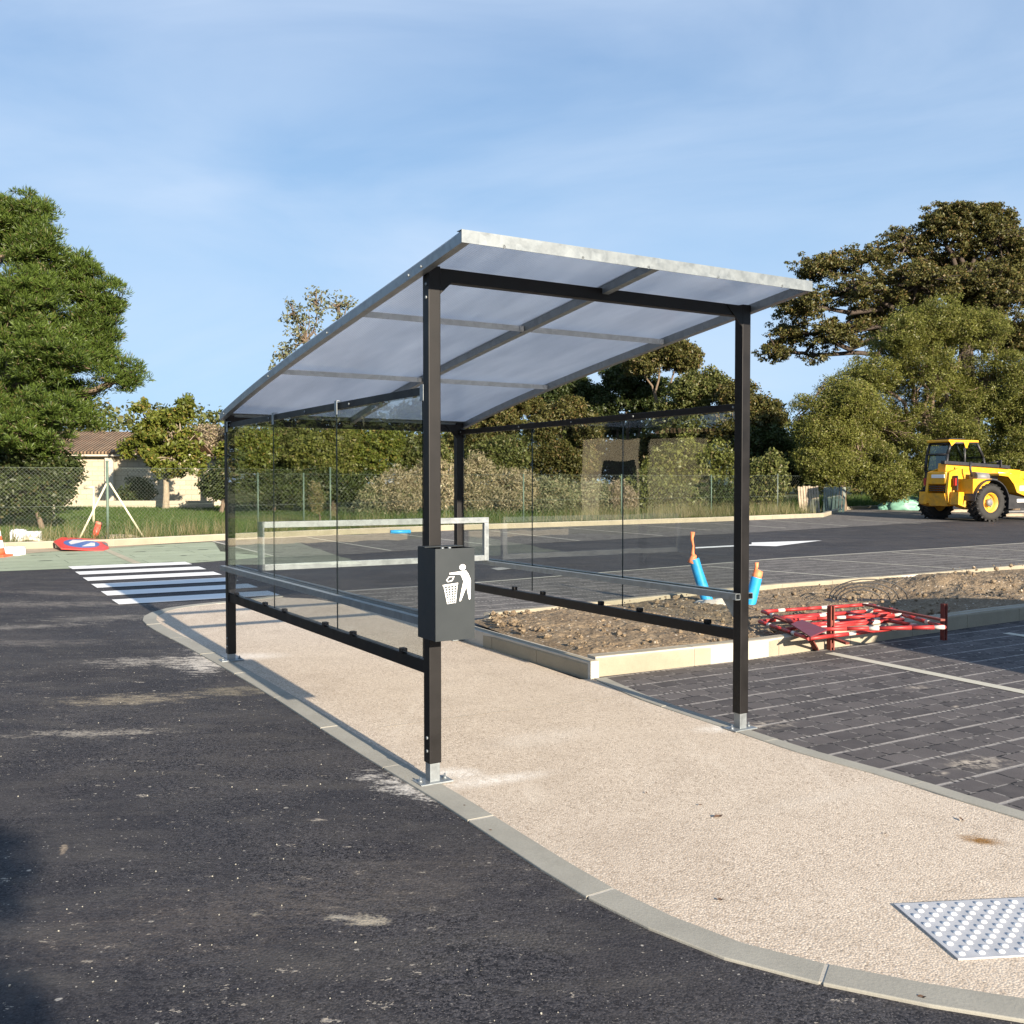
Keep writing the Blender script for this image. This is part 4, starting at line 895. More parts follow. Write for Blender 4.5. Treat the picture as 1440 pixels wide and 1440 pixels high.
def m_tiles():
    k = NT("roof_tiles"); p = k.obj(); s = k.n("SeparateXYZ", None, Vector=p)
    wv = k.math('SINE', k.math('MULTIPLY', s.outputs['X'], 2*math.pi/.15)); v = k.vor(k.map(p, scale=(4, 2.4, 2.4)), 1.0); n = k.noise(p, 1.2, 6, .7)
    cv = k.n("SeparateColor", None, Color=v.outputs['Color']).outputs[0]
    c = k.mix(cv, (.15, .095, .06), (.27, .18, .115)); c = k.mix(k.rng(n, .4, .7, 0, .6), c, (.17, .14, .10))
    return k.done(k.bsdf(c, .9, 0, k.bump(wv, .9, .05), .2))
M['tiles'] = m_tiles()
def m_blockwall():
    k = NT("block_wall"); p = k.obj(); q = k.map(p, rot=(R(90), 0, 0))
    br = k.n("TexBrick", None, Vector=q, Color1=(.40, .345, .255), Color2=(.47, .41, .31), Mortar=(.28, .24, .18), Scale=1.0, Mortar_Size=.012, Brick_Width=.5, Row_Height=.2)
    n = k.noise(p, 1.1, 6, .7)
    return k.done(k.bsdf(k.mix(k.rng(n, .4, .75, 0, .5), br.outputs['Color'], (.45, .37, .26)), .9, 0, k.bump(br.outputs['Fac'], -.4, .01), .2))
M['blocks'] = m_blockwall(); M['trim'] = m_concrete('pale_trim', (.50, .45, .37), .1)

# barn ---------------------------------------------------------------
def barn():
    Y = 43.0; a = P(40, 705, Y); b = P(292, 705, Y); ang = math.atan2(b.y-a.y, b.x-a.x); Ln = b.x-a.x; z0 = H(a.x, a.y)-.2
    root = empty("barn", (a.x, a.y, z0), 0, "low cream block barn with brown tiled roof across the lawn", "barn")
    zt = P(100, 642, Y).z-z0
    bm = bmesh.new(); box(bm, (Ln/2, .1, zt/2), (Ln, .2, zt)); from_bm("wall", bm, M['blocks'], root)
    bm = bmesh.new(); box(bm, (Ln/2, 3.0, zt/2-.05), (Ln, 5.58, zt-.1)); from_bm("rear_wall", bm, M['render'], root)
    bm = bmesh.new(); box(bm, (Ln/2, -.12, zt+.05), (Ln+.2, .5, .09)); from_bm("eaves", bm, M['trim'], root)
    zr = P(100, 610, Y+3).z-z0; bm = bmesh.new()
    prism(bm, [(-.42, zt+.10), (3.0, zr), (6.4, zt+.10), (6.4, zt+.2), (3.0, zr+.1), (-.42, zt+.2)], -.1, Ln*.80, f=lambda y, z, x: (x, y, z)); from_bm("roof", bm, M['tiles'], root)
    for px in (156,):
        q = P(px, 700, Y); bm = bmesh.new(); box(bm, (q.x-a.x, -.08, zt/2), (.35, .2, zt)); from_bm("pilaster", bm, M['trim'], root)
    # white gable block on the right
    c, d = P(291, 705, Y-1), P(318, 705, Y-1)
    r2 = empty("white_shed", (c.x, c.y, z0), 0, "small bright white shed end at the right of the barn", "shed")
    zt2 = P(300, 645, Y-1).z-z0; w2 = d.x-c.x
    bm = bmesh.new(); prism(bm, [(0, 0), (w2, 0), (w2, zt2-.2), (0, zt2+.05)], 0, 3, f=lambda x, z, y: (x, y, z)); from_bm("wall", bm, M['trim'], r2)
    bm = bmesh.new(); prism(bm, [(-.15, zt2+.06), (w2+.15, zt2-.2), (w2+.15, zt2-.12), (-.15, zt2+.14)], -.15, 3.15, f=lambda x, z, y: (x, y, z)); from_bm("roof", bm, M['tiles'], r2)
    # low garden wall before the barn
    p0, p1 = P(30, 709, 40), P(300, 709, 40); bm = bmesh.new(); 
    h0 = H(p0.x, p0.y); box(bm, ((p0.x+p1.x)/2, 40, (H(p0.x, 40)+H(p1.x, 40))/2+.02), (p1.x-p0.x, .2, .5)); tag(from_bm("low_wall", bm, M['render']), "low pale wall at the foot of the barn", "wall")
barn()

# chain link fence ------------------------------------------------------
def chain_fence(pxs, d_off, h, label, posts, braces, cell=.085, wirew=.0028, mat=None):
    S = [np.interp(p, [q[0] for q in far_kerb_px]+[1190, 1330, 1440, 1600], dl) for p in pxs]
    def at(s): x = np.interp(s, dl, FKl[:, 0]); y = np.interp(s, dl, FKl[:, 1]); return np.array([x-.42*d_off, y+.9*d_off])
    p0 = at(S[0]); root = empty("chain_link_fence", (p0[0], p0[1], H(*p0)), 0, label, "fence"); off = Vector((-p0[0], -p0[1], -H(*p0)))
    V = []; s0, s1 = S[0], S[-1]
    def P3(s, z): q = at(s); return np.array([q[0], q[1], H(*q)+z])
    s = s0
    while s < s1:
        for d in (1, -1):
            a_, b_ = (s, .05), (s+d*h, h)
            sa, za, sb, zb = a_[0], a_[1], b_[0], b_[1]
            if sb < s0: zb = za+(zb-za)*(sa-s0)/(sa-sb) if sa > s0 else za; sb = s0
            if sb > s1: zb = za+(zb-za)*(s1-sa)/(sb-sa); sb = s1
            n = 4
            for i in range(n):
                u0, u1 = i/n, (i+1)/n; A_ = P3(sa+(sb-sa)*u0, za+(zb-za)*u0); B_ = P3(sa+(sb-sa)*u1, za+(zb-za)*u1); up = np.array([0, 0, wirew])
                V += [A_, B_, B_+up, A_+up]
        s += cell*1.0
    o = np_mesh("wire_mesh", np.array(V), 4, mat or M['wire'], root); o.location = off
    bm = bmesh.new()
    for z in (.08, h*.5, h): tube(bm, [P3(q, z) for q in np.linspace(s0, s1, 12)], .0028, 4, False)
    o = from_bm("tension_wire", bm, M['wire'], root); o.location = off
    for q, hh, m, r in posts:
        ss_ = np.interp(q, [q_[0] for q_ in far_kerb_px]+[1190, 1330, 1440, 1600], dl); a_ = P3(ss_, -.02); b_ = P3(ss_, hh)
        bm = bmesh.new(); tube(bm, [a_, b_], r, 8); lathe(bm, [(r*1.15, 0), (r*1.15, .02), (r*.5, .03)], 8, Matrix.Translation(b_)); o = from_bm("fence_post", bm, m, root); o.location = off
    for (q0, z0, q1, z1) in braces:
        sa = np.interp(q0, [q_[0] for q_ in far_kerb_px], dl[:10]); sb = np.interp(q1, [q_[0] for q_ in far_kerb_px], dl[:10])
        bm = bmesh.new(); tube(bm, [P3(sa, z0), P3(sb, z1)], .021, 8); o = from_bm("brace", bm, M['cream'], root); o.location = off
    return root
chain_fence((-500, 330), .9, 1.62, "chain link fence with two cream braces at the lawn edge on the left", [(155, 1.75, M['fpost'], .03), (-60, 1.7, M['fpost'], .03), (330, 1.6, M['fpost'], .025)], [(156, 1.35, 108, .0), (158, 1.3, 208, .0)])
chain_fence((330, 560), 1.1, 1.5, "chain link fence seen through the left clear panels", [(372, 1.5, M['fpost'], .022), (440, 1.5, M['fpost'], .022), (480, 1.65, M['fpost'], .022)], [], .12, .003)
chain_fence((560, 1158), 1.3, 1.5, "chain link fence behind the right-hand panels ending near the stacked pallets", [(640, 1.5, M['fpost'], .022), (760, 1.5, M['fpost'], .022), (900, 1.5, M['fpost'], .022), (1030, 1.5, M['fpost'], .022), (1124, 1.55, M['wire'], .02)], [(644, 1.2, 626, 0)], .14, .003)

# cream posts on the lawn
def pole(name, q, hp, px2=None, mat=None, r=.03, label="", arm=None, Y=None):
    x, y = G(*q); bm = bmesh.new(); Yd = y; top = P(hp[0], hp[1], Yd); z = H(x, y)
    root = empty(name, (x, y, z), 0, label, "post")
    tube(bm, [(0, 0, -.05), (top.x-x, 0, top.z-z)], r, 8); from_bm("upright", bm, mat or M['cream'], root)
    if arm:
        a_, b_ = P(*arm[0], Yd), P(*arm[1], Yd); bm = bmesh.new(); tube(bm, [(a_.x-x, 0, a_.z-z+.001), (b_.x-x, 0, b_.z-z+.001)], r*.9, 8); from_bm("cross_arm", bm, mat or M['cream'], root)
    return root
pole("marker_post", (75.5, 731), (75.5, 691), r=.045, label="short plain cream post standing on the lawn under the pine", mat=M['trim'])
pole("marker_post", (131.5, 735), (131.5, 686), r=.038, label="cream post with a short cross arm, on the lawn left of the braced fence post", arm=((118, 685.5), (133, 685.5)))

# no parking panel lying on the kerb edge ------------------------------------
def sign_panel():
    pts = [G(76, 762, .16), G(90, 774, .06), G(151, 771.5, .06), G(153, 766, .08), (G(146, 758, .14)), (G(88, 758.5, .18))]
    Hs = [.16, .06, .06, .08, .14, .18]; cx, cy = G(114, 765, .1); root = empty("no_parking_sign", (cx, cy, H(cx, cy)), 0, "red panel with blue round no stopping sign, lying flat by the sand strip", "road sign")
    red = col("sign_red", (.62, .05, .045), .4, 0, .1); blue = col("sign_blue", (.06, .13, .36), .4, 0, .1); whi = col("sign_white", (.62, .62, .62), .4)
    S = 1.0; T = []
    # plane through the lying panel
    C = [Vector((x-cx, y-cy, H(x, y)-H(cx, cy)+h)) for (x, y), h in zip(pts, Hs)]
    o = Vector((0, 0, .11)); ux = ((C[2]+C[3])/2-(C[0]+C[1]*0+C[5]*0)*1.0).normalized(); ux = (C[3]-C[0]).normalized(); uy = (C[5]-C[1]); uy = (uy-ux*uy.dot(ux)).normalized(); n = ux.cross(uy)
    w_ = (C[3]-C[0]).length/2; d_ = 1.05*(C[5]-C[1]).length/2
    f = lambda dz: (lambda x, y, z: tuple(o+ux*x*w_+uy*y*d_+n*(z+dz)))
    oct_ = [(-1, .15), (-.72, -1), (.78, -1), (1, -.5), (1, .25), (.8, 1), (-.7, 1)]
    bm = bmesh.new(); prism(bm, oct_, -.02, 0, f=f(0)); from_bm("panel", bm, red, root)
    bm = bmesh.new(); prism(bm, [(.02+.66*math.cos(t), .72*math.sin(t)) for t in np.linspace(0, 2*math.pi, 36, endpoint=False)], .001, .004, f=f(0)); from_bm("blue_disc", bm, blue, root)
    bm = bmesh.new(); 
    for pl_ in ([(-.46, .05), (-.3, .52), (.28, .60), (-.1, .05), (-.38, -.3)], [(.02, -.52), (.5, -.35), (.52, .22), (.36, .2)]): 
        bm2 = bmesh.new(); prism(bm2, pl_, .005, .007, f=f(0)); from_bm("white_marking", bm2, whi, root)
    bm.free()
    bm = bmesh.new(); prism(bm, [(.76, .5), (.98, .3), (1.0, -.3), (.9, -.1)], .002, .005, f=f(0)); from_bm("corner_stay", bm, M['grey'], root)
    # stones propping it
    for dx, dy in ((-.35, -.1), (.3, .15)):
        bm = bmesh.new(); box(bm, tuple(o+ux*dx+uy*dy-n*.055), (.2, .12, .07), bev=.01); from_bm("prop_block", bm, M['kerb'], root)
sign_panel()
def lying(name, q, dims, mat, label, cat, rz=0, lift=0.0, bev=.03, wob=.01, seed=0, group=None, sub=2):
    x, y = G(*q); pr = random.Random(seed); bm = bmesh.new(); box(bm, (0, 0, dims[2]/2), dims, bev=bev)
    if sub: bmesh.ops.subdivide_edges(bm, edges=bm.edges[:], cuts=sub, use_grid_fill=True)
    for v in bm.verts: 
        if v.co.z > .02: v.co += Vector((pr.uniform(-1, 1), pr.uniform(-1, 1), pr.uniform(-1, 1)))*wob
    o = from_bm(name, bm, mat, smooth=True); o.location = (x, y, H(x, y)+lift); o.rotation_euler = (0, 0, rz); return tag(o, label, cat, group)
white_sack = col("white_plastic_sack", (.78, .78, .78), .5, 0, .06, 20, .1)
lying("white_sack", (26, 766), (.30, .26, .32), white_sack, "tall rounded white sack with a red patch standing on the sand", "sack", .2, bev=.08, wob=.018, seed=1)
lying("white_box", (47, 765), (.28, .2, .27), white_sack, "square white box beside the rounded sack on the sand", "box", .1, bev=.015, wob=.006, seed=2)
lying("white_box", (16, 781), (.40, .28, .16), white_sack, "flat white box lying beside the traffic cone", "box", .0, bev=.012, wob=.005, seed=3)
def sandbag():
    x, y = G(43, 770); bm = bmesh.new(); n = 13; secs = []
    for i in range(n):
        t = i/(n-1); u = (t-.5)*.52; zz = .05+.07*math.sin(math.pi*t); r = .075*(math.sin(math.pi*min(1, max(.03, t)))**.35); 
        secs.append([bm.verts.new((u, 1.2*r*math.cos(a), zz+.62*r*math.sin(a))) for a in np.linspace(0, 2*math.pi, 12, endpoint=False)])
    for a, b in zip(secs, secs[1:]):
        for k in range(12): bm.faces.new((a[k], a[(k+1) % 12], b[(k+1) % 12], b[k]))
    bm.faces.new(secs[0]); bm.faces.new(secs[-1]); o = from_bm("sandbag", bm, col("sandbag_cloth", (.62, .56, .42), .8, 0, .1, 30, .3), smooth=True)
    o.location = (x, y, H(x, y)+.06); tag(o, "beige sandbag draped over the foot of the white boxes", "sandbag")
sandbag()
def cone():
    x, y = G(-3, 783); root = empty("traffic_cone", (x, y, H(x, y)), 0, "orange and white traffic cone cut by the left edge", "traffic cone")
    org = col("cone_orange", (.75, .10, .04), .5)
    bm = bmesh.new(); box(bm, (0, 0, .025), (.40, .40, .045), bev=.012); from_bm("base", bm, org, root)
    H_ = .55; r = lambda z: .14-.11*z/H_
    for z0, z1, m, nm in ((.047, .16, org, "cone_body"), (.16, .30, white_sack, "white_band"), (.30, .38, org, "cone_body"), (.38, .48, white_sack, "white_band"), (.48, .55, org, "cone_body")):
        bm = bmesh.new(); lathe(bm, [(r(z0), z0), (r(z1), z1)], 24); from_bm(nm, bm, m, root)
cone()
def delineator():
    x, y = G(131, 761); root = empty("red_delineator", (x, y, H(x, y)), 0, "red plastic tube post leaning behind the fallen sign", "bollard"); rd = col("delineator_red", (.66, .07, .04), .45)
    bm = bmesh.new(); tube(bm, [(0, 0, 0), (.11, .03, .36)], .068, 16); from_bm("tube", bm, rd, root)
    bm = bmesh.new(); tube(bm, [(.1103, .0301, .361), (.128, .035, .42)], .073, 16); from_bm("cap", bm, col("delineator_cap", (.75, .20, .12), .5), root)
delineator()
bx0 = G(545, 752); 
def bluepipe():
    x, y = G(549, 751.5); x2, y2 = G(577, 751); bm = bmesh.new(); tube(bm, [(0, 0, 0), (x2-x, y2-y, 0)], .05, 14); o = from_bm("blue_pipe_offcut", bm, M['blue']); o.location = (x, y, H(x, y)+.062); tag(o, "short blue pipe offcut lying at the far kerb left of the near post", "pipe")
bluepipe()
# sand heaps behind the kerb
def heap(q, rx, ry, hh, mat, label, seed, name="sand_heap"):
    x, y = G(*q); bm = bmesh.new(); bmesh.ops.create_icosphere(bm, subdivisions=4, radius=1); pr = random.Random(seed)
    import mathutils
    for v in bm.verts:
        d = 1+.25*mathutils.noise.noise(v.co*2.2+Vector((seed, 0, 0)))+.12*mathutils.noise.noise(v.co*6); v.co = Vector((v.co.x*rx*d, v.co.y*ry*d, max(-.03, v.co.z*hh*d)))
    o = from_bm(name, bm, mat, smooth=True); o.location = (x, y, H(x, y)); return tag(o, label, "heap")
heap((166, 762), .55, .3, .16, M['sand'], "small heap of pale sand behind the kerb right of the sign", 3)
heap((60, 764), .9, .3, .10, M['sand'], "low flat spill of sand behind the white boxes", 5)
heap((1010, 862), .34, .28, .17, M['plaster'], "crumbled pale mortar heap at the foot of the blue conduit", 8, "mortar_heap")

# blue conduits rising from the soil ----------------------------------------
def conduits():
    x, y = G(1001, 858); Y = y; b_ = P(1001, 858, Y); t_ = P(976, 786, Y); root = empty("blue_conduit", (x, y, H(x, y)), 0, "blue conduit leaning left with an orange cable tail, in the soil behind the right panels", "conduit")
    o = Vector((x, y, H(x, y))); bm = bmesh.new(); tube(bm, [b_-o-Vector((0, 0, .1)), t_-o], .062, 18, False); tube(bm, [t_-o, b_-o], .055, 18, False); from_bm("pipe", bm, M['blue'], root)
    bm = bmesh.new(); q = [P(978, 790, Y), P(974, 778, Y), P(975, 768, Y), P(973, 758, Y), P(974, 748, Y)]; tube(bm, [v-o for v in q], [.03, .022, .012, .018, .030], 8); from_bm("cable_tail", bm, M['orange'], root, True)
    bm = bmesh.new(); q = [P(972, 792, Y), P(975, 783, Y), P(979, 782, Y)]; tube(bm, [v-o+Vector((0, -.01, 0)) for v in q], [.05, .035, .02], 8); from_bm("orange_collar", bm, M['orange'], root, True)
    x, y = G(1051, 860); Y = y; b_ = P(1049, 862, Y); t_ = P(1064, 812, Y); o = Vector((x, y, H(x, y)))
    root = empty("blue_conduit", tuple(o), 0, "blue conduit leaning right behind the near right post, stuffed with an orange plug", "conduit")
    bm = bmesh.new(); tube(bm, [b_-o-Vector((0, 0, .1)), t_-o], .066, 18, False); tube(bm, [t_-o, b_-o], .058, 18, False); from_bm("pipe", bm, M['blue'], root)
    bm = bmesh.new(); tube(bm, [v-o for v in (P(1062, 818, Y), P(1065, 808, Y), P(1068, 802, Y))], [.055, .06, .045], 10); from_bm("orange_plug", bm, M['orange'], root, True)
    bm = bmesh.new(); tube(bm, [v-o for v in (P(1062, 804, Y), P(1064, 797, Y), P(1064, 791, Y))], [.022, .02, .026], 8); from_bm("cable_tail", bm, M['orange'], root, True)
conduits()

# red and white barriers lying over the kerb -----------------------------
def banded(bm, p, q, r, n_band=6, phase=0, white=.5):
    p, q = Vector(p), Vector(q); L_ = (q-p).length; k = max(1, round(L_/.30)); t = 0
    for i in range(k):
        a, b = p.lerp(q, i/k), p.lerp(q, (i+1)/k); m = a.lerp(b, 1-white*.62 if (i+phase) % 2 == 0 else 1)
        tube(bm, [a, m], r, 8, mi=0)
        if (i+phase) % 2 == 0: tube(bm, [m, b], r*1.03, 8, mi=1)
def barrier(c, label, nrail=3, seed=0, legs=True, extra=None):
    """c: four corners (px,py,h) of the lying panel, in order"""
    W = []
    for px, py, h in c: x, y = G(px, py, h); W.append(Vector((x, y, H(x, y)+h)))
    o = Vector((W[0].x, W[0].y, H(W[0].x, W[0].y))); W = [w_-o for w_ in W]; root = empty("work_barrier", tuple(o), 0, label, "barrier", "red and white work barriers heaped over the kerb"); mm = [M['red'], M['bwhite']]
    bm = bmesh.new(); banded(bm, W[0], W[1], .019, phase=seed); from_bm("top_rail", bm, mm, root)
    bm = bmesh.new(); banded(bm, W[3], W[2], .019, phase=seed+1); from_bm("bottom_rail", bm, mm, root)
    for a, b in ((W[0], W[3]), (W[1], W[2])): bm = bmesh.new(); banded(bm, a, b, .019, phase=seed, white=.4); from_bm("end_tube", bm, mm, root)
    for k in range(1, nrail):
        u = k/nrail; bm = bmesh.new(); banded(bm, W[0].lerp(W[3], u), W[1].lerp(W[2], u), .016, phase=k+seed); from_bm("middle_rail", bm, mm, root)
    if legs:
        for (p_, q_) in (extra or []):
            A_, B_ = [Vector((*G(a[0], a[1], a[2]), 0)) for a in (p_, q_)]
            A_.z = H(A_.x, A_.y)+p_[2]; B_.z = H(B_.x, B_.y)+q_[2]
            bm = bmesh.new(); bar(bm, A_-o, B_-o, .045, .02, bev=.003); from_bm("foot", bm, M['rust'], root)
    return root
barrier([(1072, 860, .22), (1222, 850, .24), (1328, 882, .30), (1146, 885, .24)], "upper barrier of the heap, its red rail running back along the soil", 2, 0, extra=[((1215, 850, .3), (1326, 872, .36))])
barrier([(1100, 868, .19), (1256, 857, .20), (1270, 871, .19), (1128, 886, .17)], "middle barrier with the broad white bands in the centre of the heap", 3, 1)
barrier([(1068, 874, .18), (1190, 862, .2), (1290, 880, .2), (1138, 898, .2)], "lowest barrier, its pale pink bent end hanging over the kerb", 2, 0, extra=[((1090, 868, .24), (1192, 905, .14)), ((1138, 896, .2), (1148, 914, .01))])
def plate_():
    q = [(1112, 879, .24), (1128, 873, .25), (1163, 887, .25), (1140, 897, .23)]; W = [Vector((*G(a, b, h), 0)) for a, b, h in q]
    for w_, (a, b, h) in zip(W, q): w_.z = H(w_.x, w_.y)+h
    bm = bmesh.new(); a = [bm.verts.new(v) for v in W]; b = [bm.verts.new(v+Vector((0, 0, .012))) for v in W]; bm.faces.new(a[::-1]); bm.faces.new(b)
    for i in range(4): bm.faces.new((a[i], a[(i+1) % 4], b[(i+1) % 4], b[i]))
    tag(from_bm("maroon_plate", bm, col("maroon_plate", (.16, .03, .045), .5)), "dark maroon plate lying across the left of the barrier heap", "plate")
plate_()
def upright(px, y0, y1, label, w_=.05):
    x, y = G(px, y0); t = P(px, y1, y); z = H(x, y); root = empty("barrier_foot", (x, y, z), .5, label, "barrier foot", "steel barrier feet standing on end")
    bm = bmesh.new()
    for d in (-1, 1): box(bm, (d*w_*.38, 0, (t.z-z)/2), (.014, w_, t.z-z), bev=.002)
    from_bm("flat_bars", bm, M['rust'], root)
    bm = bmesh.new(); box(bm, (0, 0, (t.z-z)*.62), (w_*.74, .03, .05)); box(bm, (0, 0, (t.z-z)*.12), (w_*.74, .03, .04)); from_bm("spacer", bm, M['rust'], root)
upright(1168, 915, 852, "reddish steel foot standing upright in sun against the kerb", .05)
upright(1327, 901, 849, "dark steel foot standing upright in the shade at the right end of the barriers", .048)
def wires():
    x, y = G(1210, 836, .15); bm = bmesh.new()
    for k in range(4):
        r = .16+.05*k; tube(bm, [(r*1.6*math.cos(t)+.05*k, .05*k, .06+r*.8*math.sin(t)) for t in np.linspace(0, math.pi, 12)], .008, 5)
    o = from_bm("cable_loops", bm, M['mblack']); o.location = (x, y, H(x, y)+.02); tag(o, "loops of black cable sticking out of the soil by the dark hollow", "cable")
wires()

# stacked pallets and tarpaulin by the far corner ------------------------
def pallet(px0, px1, py0, py1, mat, label, Y, lean=.0, n=7, skew=0.0):
    a, b = P(px0, py1, Y), P(px1, py1, Y); t = P(px0, py0, Y); w_ = b.x-a.x; h = t.z-a.z; z = a.z; root = empty("wooden_pallet", (a.x, Y, z), .05, label, "pallet")
    bm = bmesh.new(); root2 = root
    for i in range(n):
        bm = bmesh.new(); x = w_*(i+.5)/n; pr = rnd.uniform(-.03, .03); bar(bm, (x, 0, 0), (x+skew, lean, h+pr), w_/n*.78, .022, up=(0, 1, 0)); from_bm("board", bm, mat, root)
    for zz in (.12, .5, .88): bm = bmesh.new(); box(bm, (w_/2+skew*zz, .06+lean*zz, h*zz), (w_, .09, .07)); from_bm("bearer", bm, mat, root)
pallet(1124, 1154, 684, 722, M['wood'], "sunlit brown pallet standing on edge, leftmost of the stack", 41.0, .25, 8)
pallet(1157, 1170, 686, 721, M['woodg'], "dark narrow pallet between the brown and the grey ones", 41.3, .2, 4, .1)
pallet(1169, 1188, 685, 721, M['woodg'], "leaning grey green pallet right of the dark one", 41.2, .3, 4, .18)
def tarp():
    o = heap((1276, 717), 1.25, .6, .62, col("green_tarpaulin", (.16, .34, .26), .55, 0, .2, 4, .2), "pale green tarpaulin heap behind the machine's rear wheel", 12, "green_tarpaulin"); o['category'] = "tarpaulin"
tarp()

# ------------------------------------------------------------------ telehandler
def telehandler():
    a = np.array(G(1386, 733.5)); fdir = np.array([.905, .425]); fdir /= np.linalg.norm(fdir); ang = math.atan2(fdir[1], fdir[0])
    root = empty("telehandler", (a[0], a[1], H(*a)), ang, "yellow telescopic handler with black cab frame parked at the right edge", "telehandler"); root.scale = (1.10, 1.10, 1.02)
    # local: +x machine forward, y to the far side, origin under near rear tyre centre
    Yl, Bk, Gy = M['yellow'], M['mblack'], M['grey']
    def P_(name, fn, m, par=root, smooth=False): bm = bmesh.new(); fn(bm); return from_bm(name, bm, m, par, smooth)
    def wheel(x, y, side, steer=0):
        m = Matrix.Translation((x, y, .64)) @ Matrix.Rotation(side*math.pi/2, 4, 'X')
        w_ = P_("wheel", lambda bm: lathe(bm, [(.30, -.12), (.33, -.16), (.36, .10), (.345, .17), (.31, .19), (.30, .06), (.12, .02), (.12, .10), (.0005, .10)], 32, m), Yl, smooth=True)
        def tyre(bm):
            lathe(bm, [(.34, -.20), (.50, -.225), (.585, -.20), (.60, -.1), (.60, .1), (.585, .20), (.50, .225), (.34, .20)], 36, m, close=True)
            for k in range(22):
                for s in (-1, 1):
                    an = 2*math.pi*(k+(.5 if s > 0 else 0))/22
                    mm = m @ Matrix.Rotation(an, 4, 'Z') @ Matrix.Translation((.605, 0, s*.10)) @ Matrix.Rotation(s*.6, 4, 'X')
                    bmesh.ops.create_cube(bm, size=1, matrix=mm @ Matrix.Diagonal((.075, .055, .25, 1)))
        P_("tyre", tyre, M['rubber'], w_)
        P_("hub", lambda bm: lathe(bm, [(.13, .10), (.13, .15), (.09, .18), (.0005, .18)], 20, m), Gy, w_)
        for k in range(8):
            bm_m = m @ Matrix.Rotation(2*math.pi*k/8, 4, 'Z') @ Matrix.Translation((.2, 0, .055)); P_("wheel_nut", lambda bm: lathe(bm, [(.014, 0), (.014, .03)], 6, bm_m), Gy, w_)
    for x in (0, 2.75):
        wheel(x, 0, 1); wheel(x, 1.92, -1)
    # chassis
    P_("chassis", lambda bm: (box(bm, (1.35, .96, .72), (4.1, .72, .40), bev=.02), box(bm, (1.38, .96, .45), (1.4, .6, .18), bev=.02)), Bk)
    P_("axle", lambda bm: tube(bm, [(0, .2, .62), (0, 1.7, .62)], .11, 12), Bk); P_("axle", lambda bm: tube(bm, [(2.75, .2, .62), (2.75, 1.7, .62)], .11, 12), Bk)
    # rear frame: two yellow cheeks with counterweight between
    side = [(-1.02, .62), (-.62, .50), (-.42, .80), (-.30, 1.18), (.25, 1.32), (.9, 1.45), (.9, 1.66), (-.6, 1.80), (-1.0, 1.66), (-1.08, 1.0)]
    for y0 in (.52, 1.30): P_("rear_cheek", lambda bm: prism(bm, side, y0, y0+.09, f=lambda x, z, y: (x, y, z)), Yl)
    P_("counterweight", lambda bm: prism(bm, [(-1.0, .52), (-.55, .52), (-.5, .95), (-1.12, .95)], .612, 1.298, f=lambda x, z, y: (x, y, z)), Yl)
    P_("rear_grille", lambda bm: [box(bm, (-1.02, .955, 1.05+.07*k), (.05, .66, .035)) for k in range(3)], Bk)
    P_("rear_hood", lambda bm: box(bm, (-.80, .955, 1.47), (.52, .68, .44), bev=.05), Yl)
    P_("number_plate", lambda bm: box(bm, (-1.075, .90, 1.53), (.02, .5, .12), bev=.004), M['vinyl'])
    # near fender arm with lamps and bumper corner
    P_("rear_bumper", lambda bm: prism(bm, [(-1.0, .58), (-.42, .40), (-.38, .98), (-.98, 1.0)], .18, .50, f=lambda x, z, y: (x, y, z)), Yl)
    P_("rear_bumper", lambda bm: prism(bm, [(-1.0, .58), (-.62, .48), (-.60, .98), (-.98, 1.0)], 1.41, 1.72, f=lambda x, z, y: (x, y, z)), Yl)
    P_("tail_lamp", lambda bm: box(bm, (-.90, .40, 1.34), (.06, .10, .26), bev=.01), col("tail_lamp_red", (.45, .03, .02), .25))
    P_("tail_lamp", lambda bm: box(bm, (-.90, 1.56, 1.34), (.06, .10, .26), bev=.01), M['red'])
    P_("lamp_bracket", lambda bm: box(bm, (-.86, .41, 1.30), (.05, .16, .50)), Bk)
    # mudguards
    for x0 in (0, 2.75):
        def mud(bm):
            secs = []
            for t in np.linspace(math.pi*.98, math.pi*.06, 16):
                r = .74; secs.append([bm.verts.new((x0+rr*math.cos(t), y, .66+rr*math.sin(t))) for rr, y in ((r, -.24), (r, .30), (r+.03, .30), (r+.03, -.24))])
            for p_, q_ in zip(secs, secs[1:]):
                for k in range(4): bm.faces.new((p_[k], p_[(k+1) % 4], q_[(k+1) % 4], q_[k]))
            bm.faces.new(secs[0]); bm.faces.new(secs[-1])
        P_("mudguard", mud, Bk)
    P_("fender_plate", lambda bm: prism(bm, [(-.72, .95), (-.40, 1.0), (.1, 1.40), (.1, 1.44), (-.72, 1.44)], -.12, .50, f=lambda x, z, y: (x, y, z)), Yl)
    # exhaust silencer and engine pod on the near side
    P_("silencer", lambda bm: tube(bm, [(-.28, .24, 1.52), (.62, .24, 1.46)], .16, 20), Gy)
    P_("exhaust_pipe", lambda bm: tube(bm, [(-.34, .24, 1.52), (-.42, .24, 1.75), (-.42, .24, 2.02)], .035, 10), Bk)
    pod = [(.30, 1.62), (.75, 1.64), (1.25, 1.48), (1.85, 1.24), (1.98, 1.16), (2.0, .74), (1.55, .84), (1.12, .98), (.98, 1.26), (.72, 1.52), (.30, 1.56)]
    P_("engine_cover", lambda bm: prism(bm, pod, -.22, .50, f=lambda x, z, y: (x, y, z)), Yl)
    P_("sticker", lambda bm: box(bm, (1.45, -.223, 1.12), (.42, .006, .17)), M['vinyl'])
    P_("grab_handle", lambda bm: box(bm, (1.85, -.23, 1.0), (.03, .02, .22)), Bk)
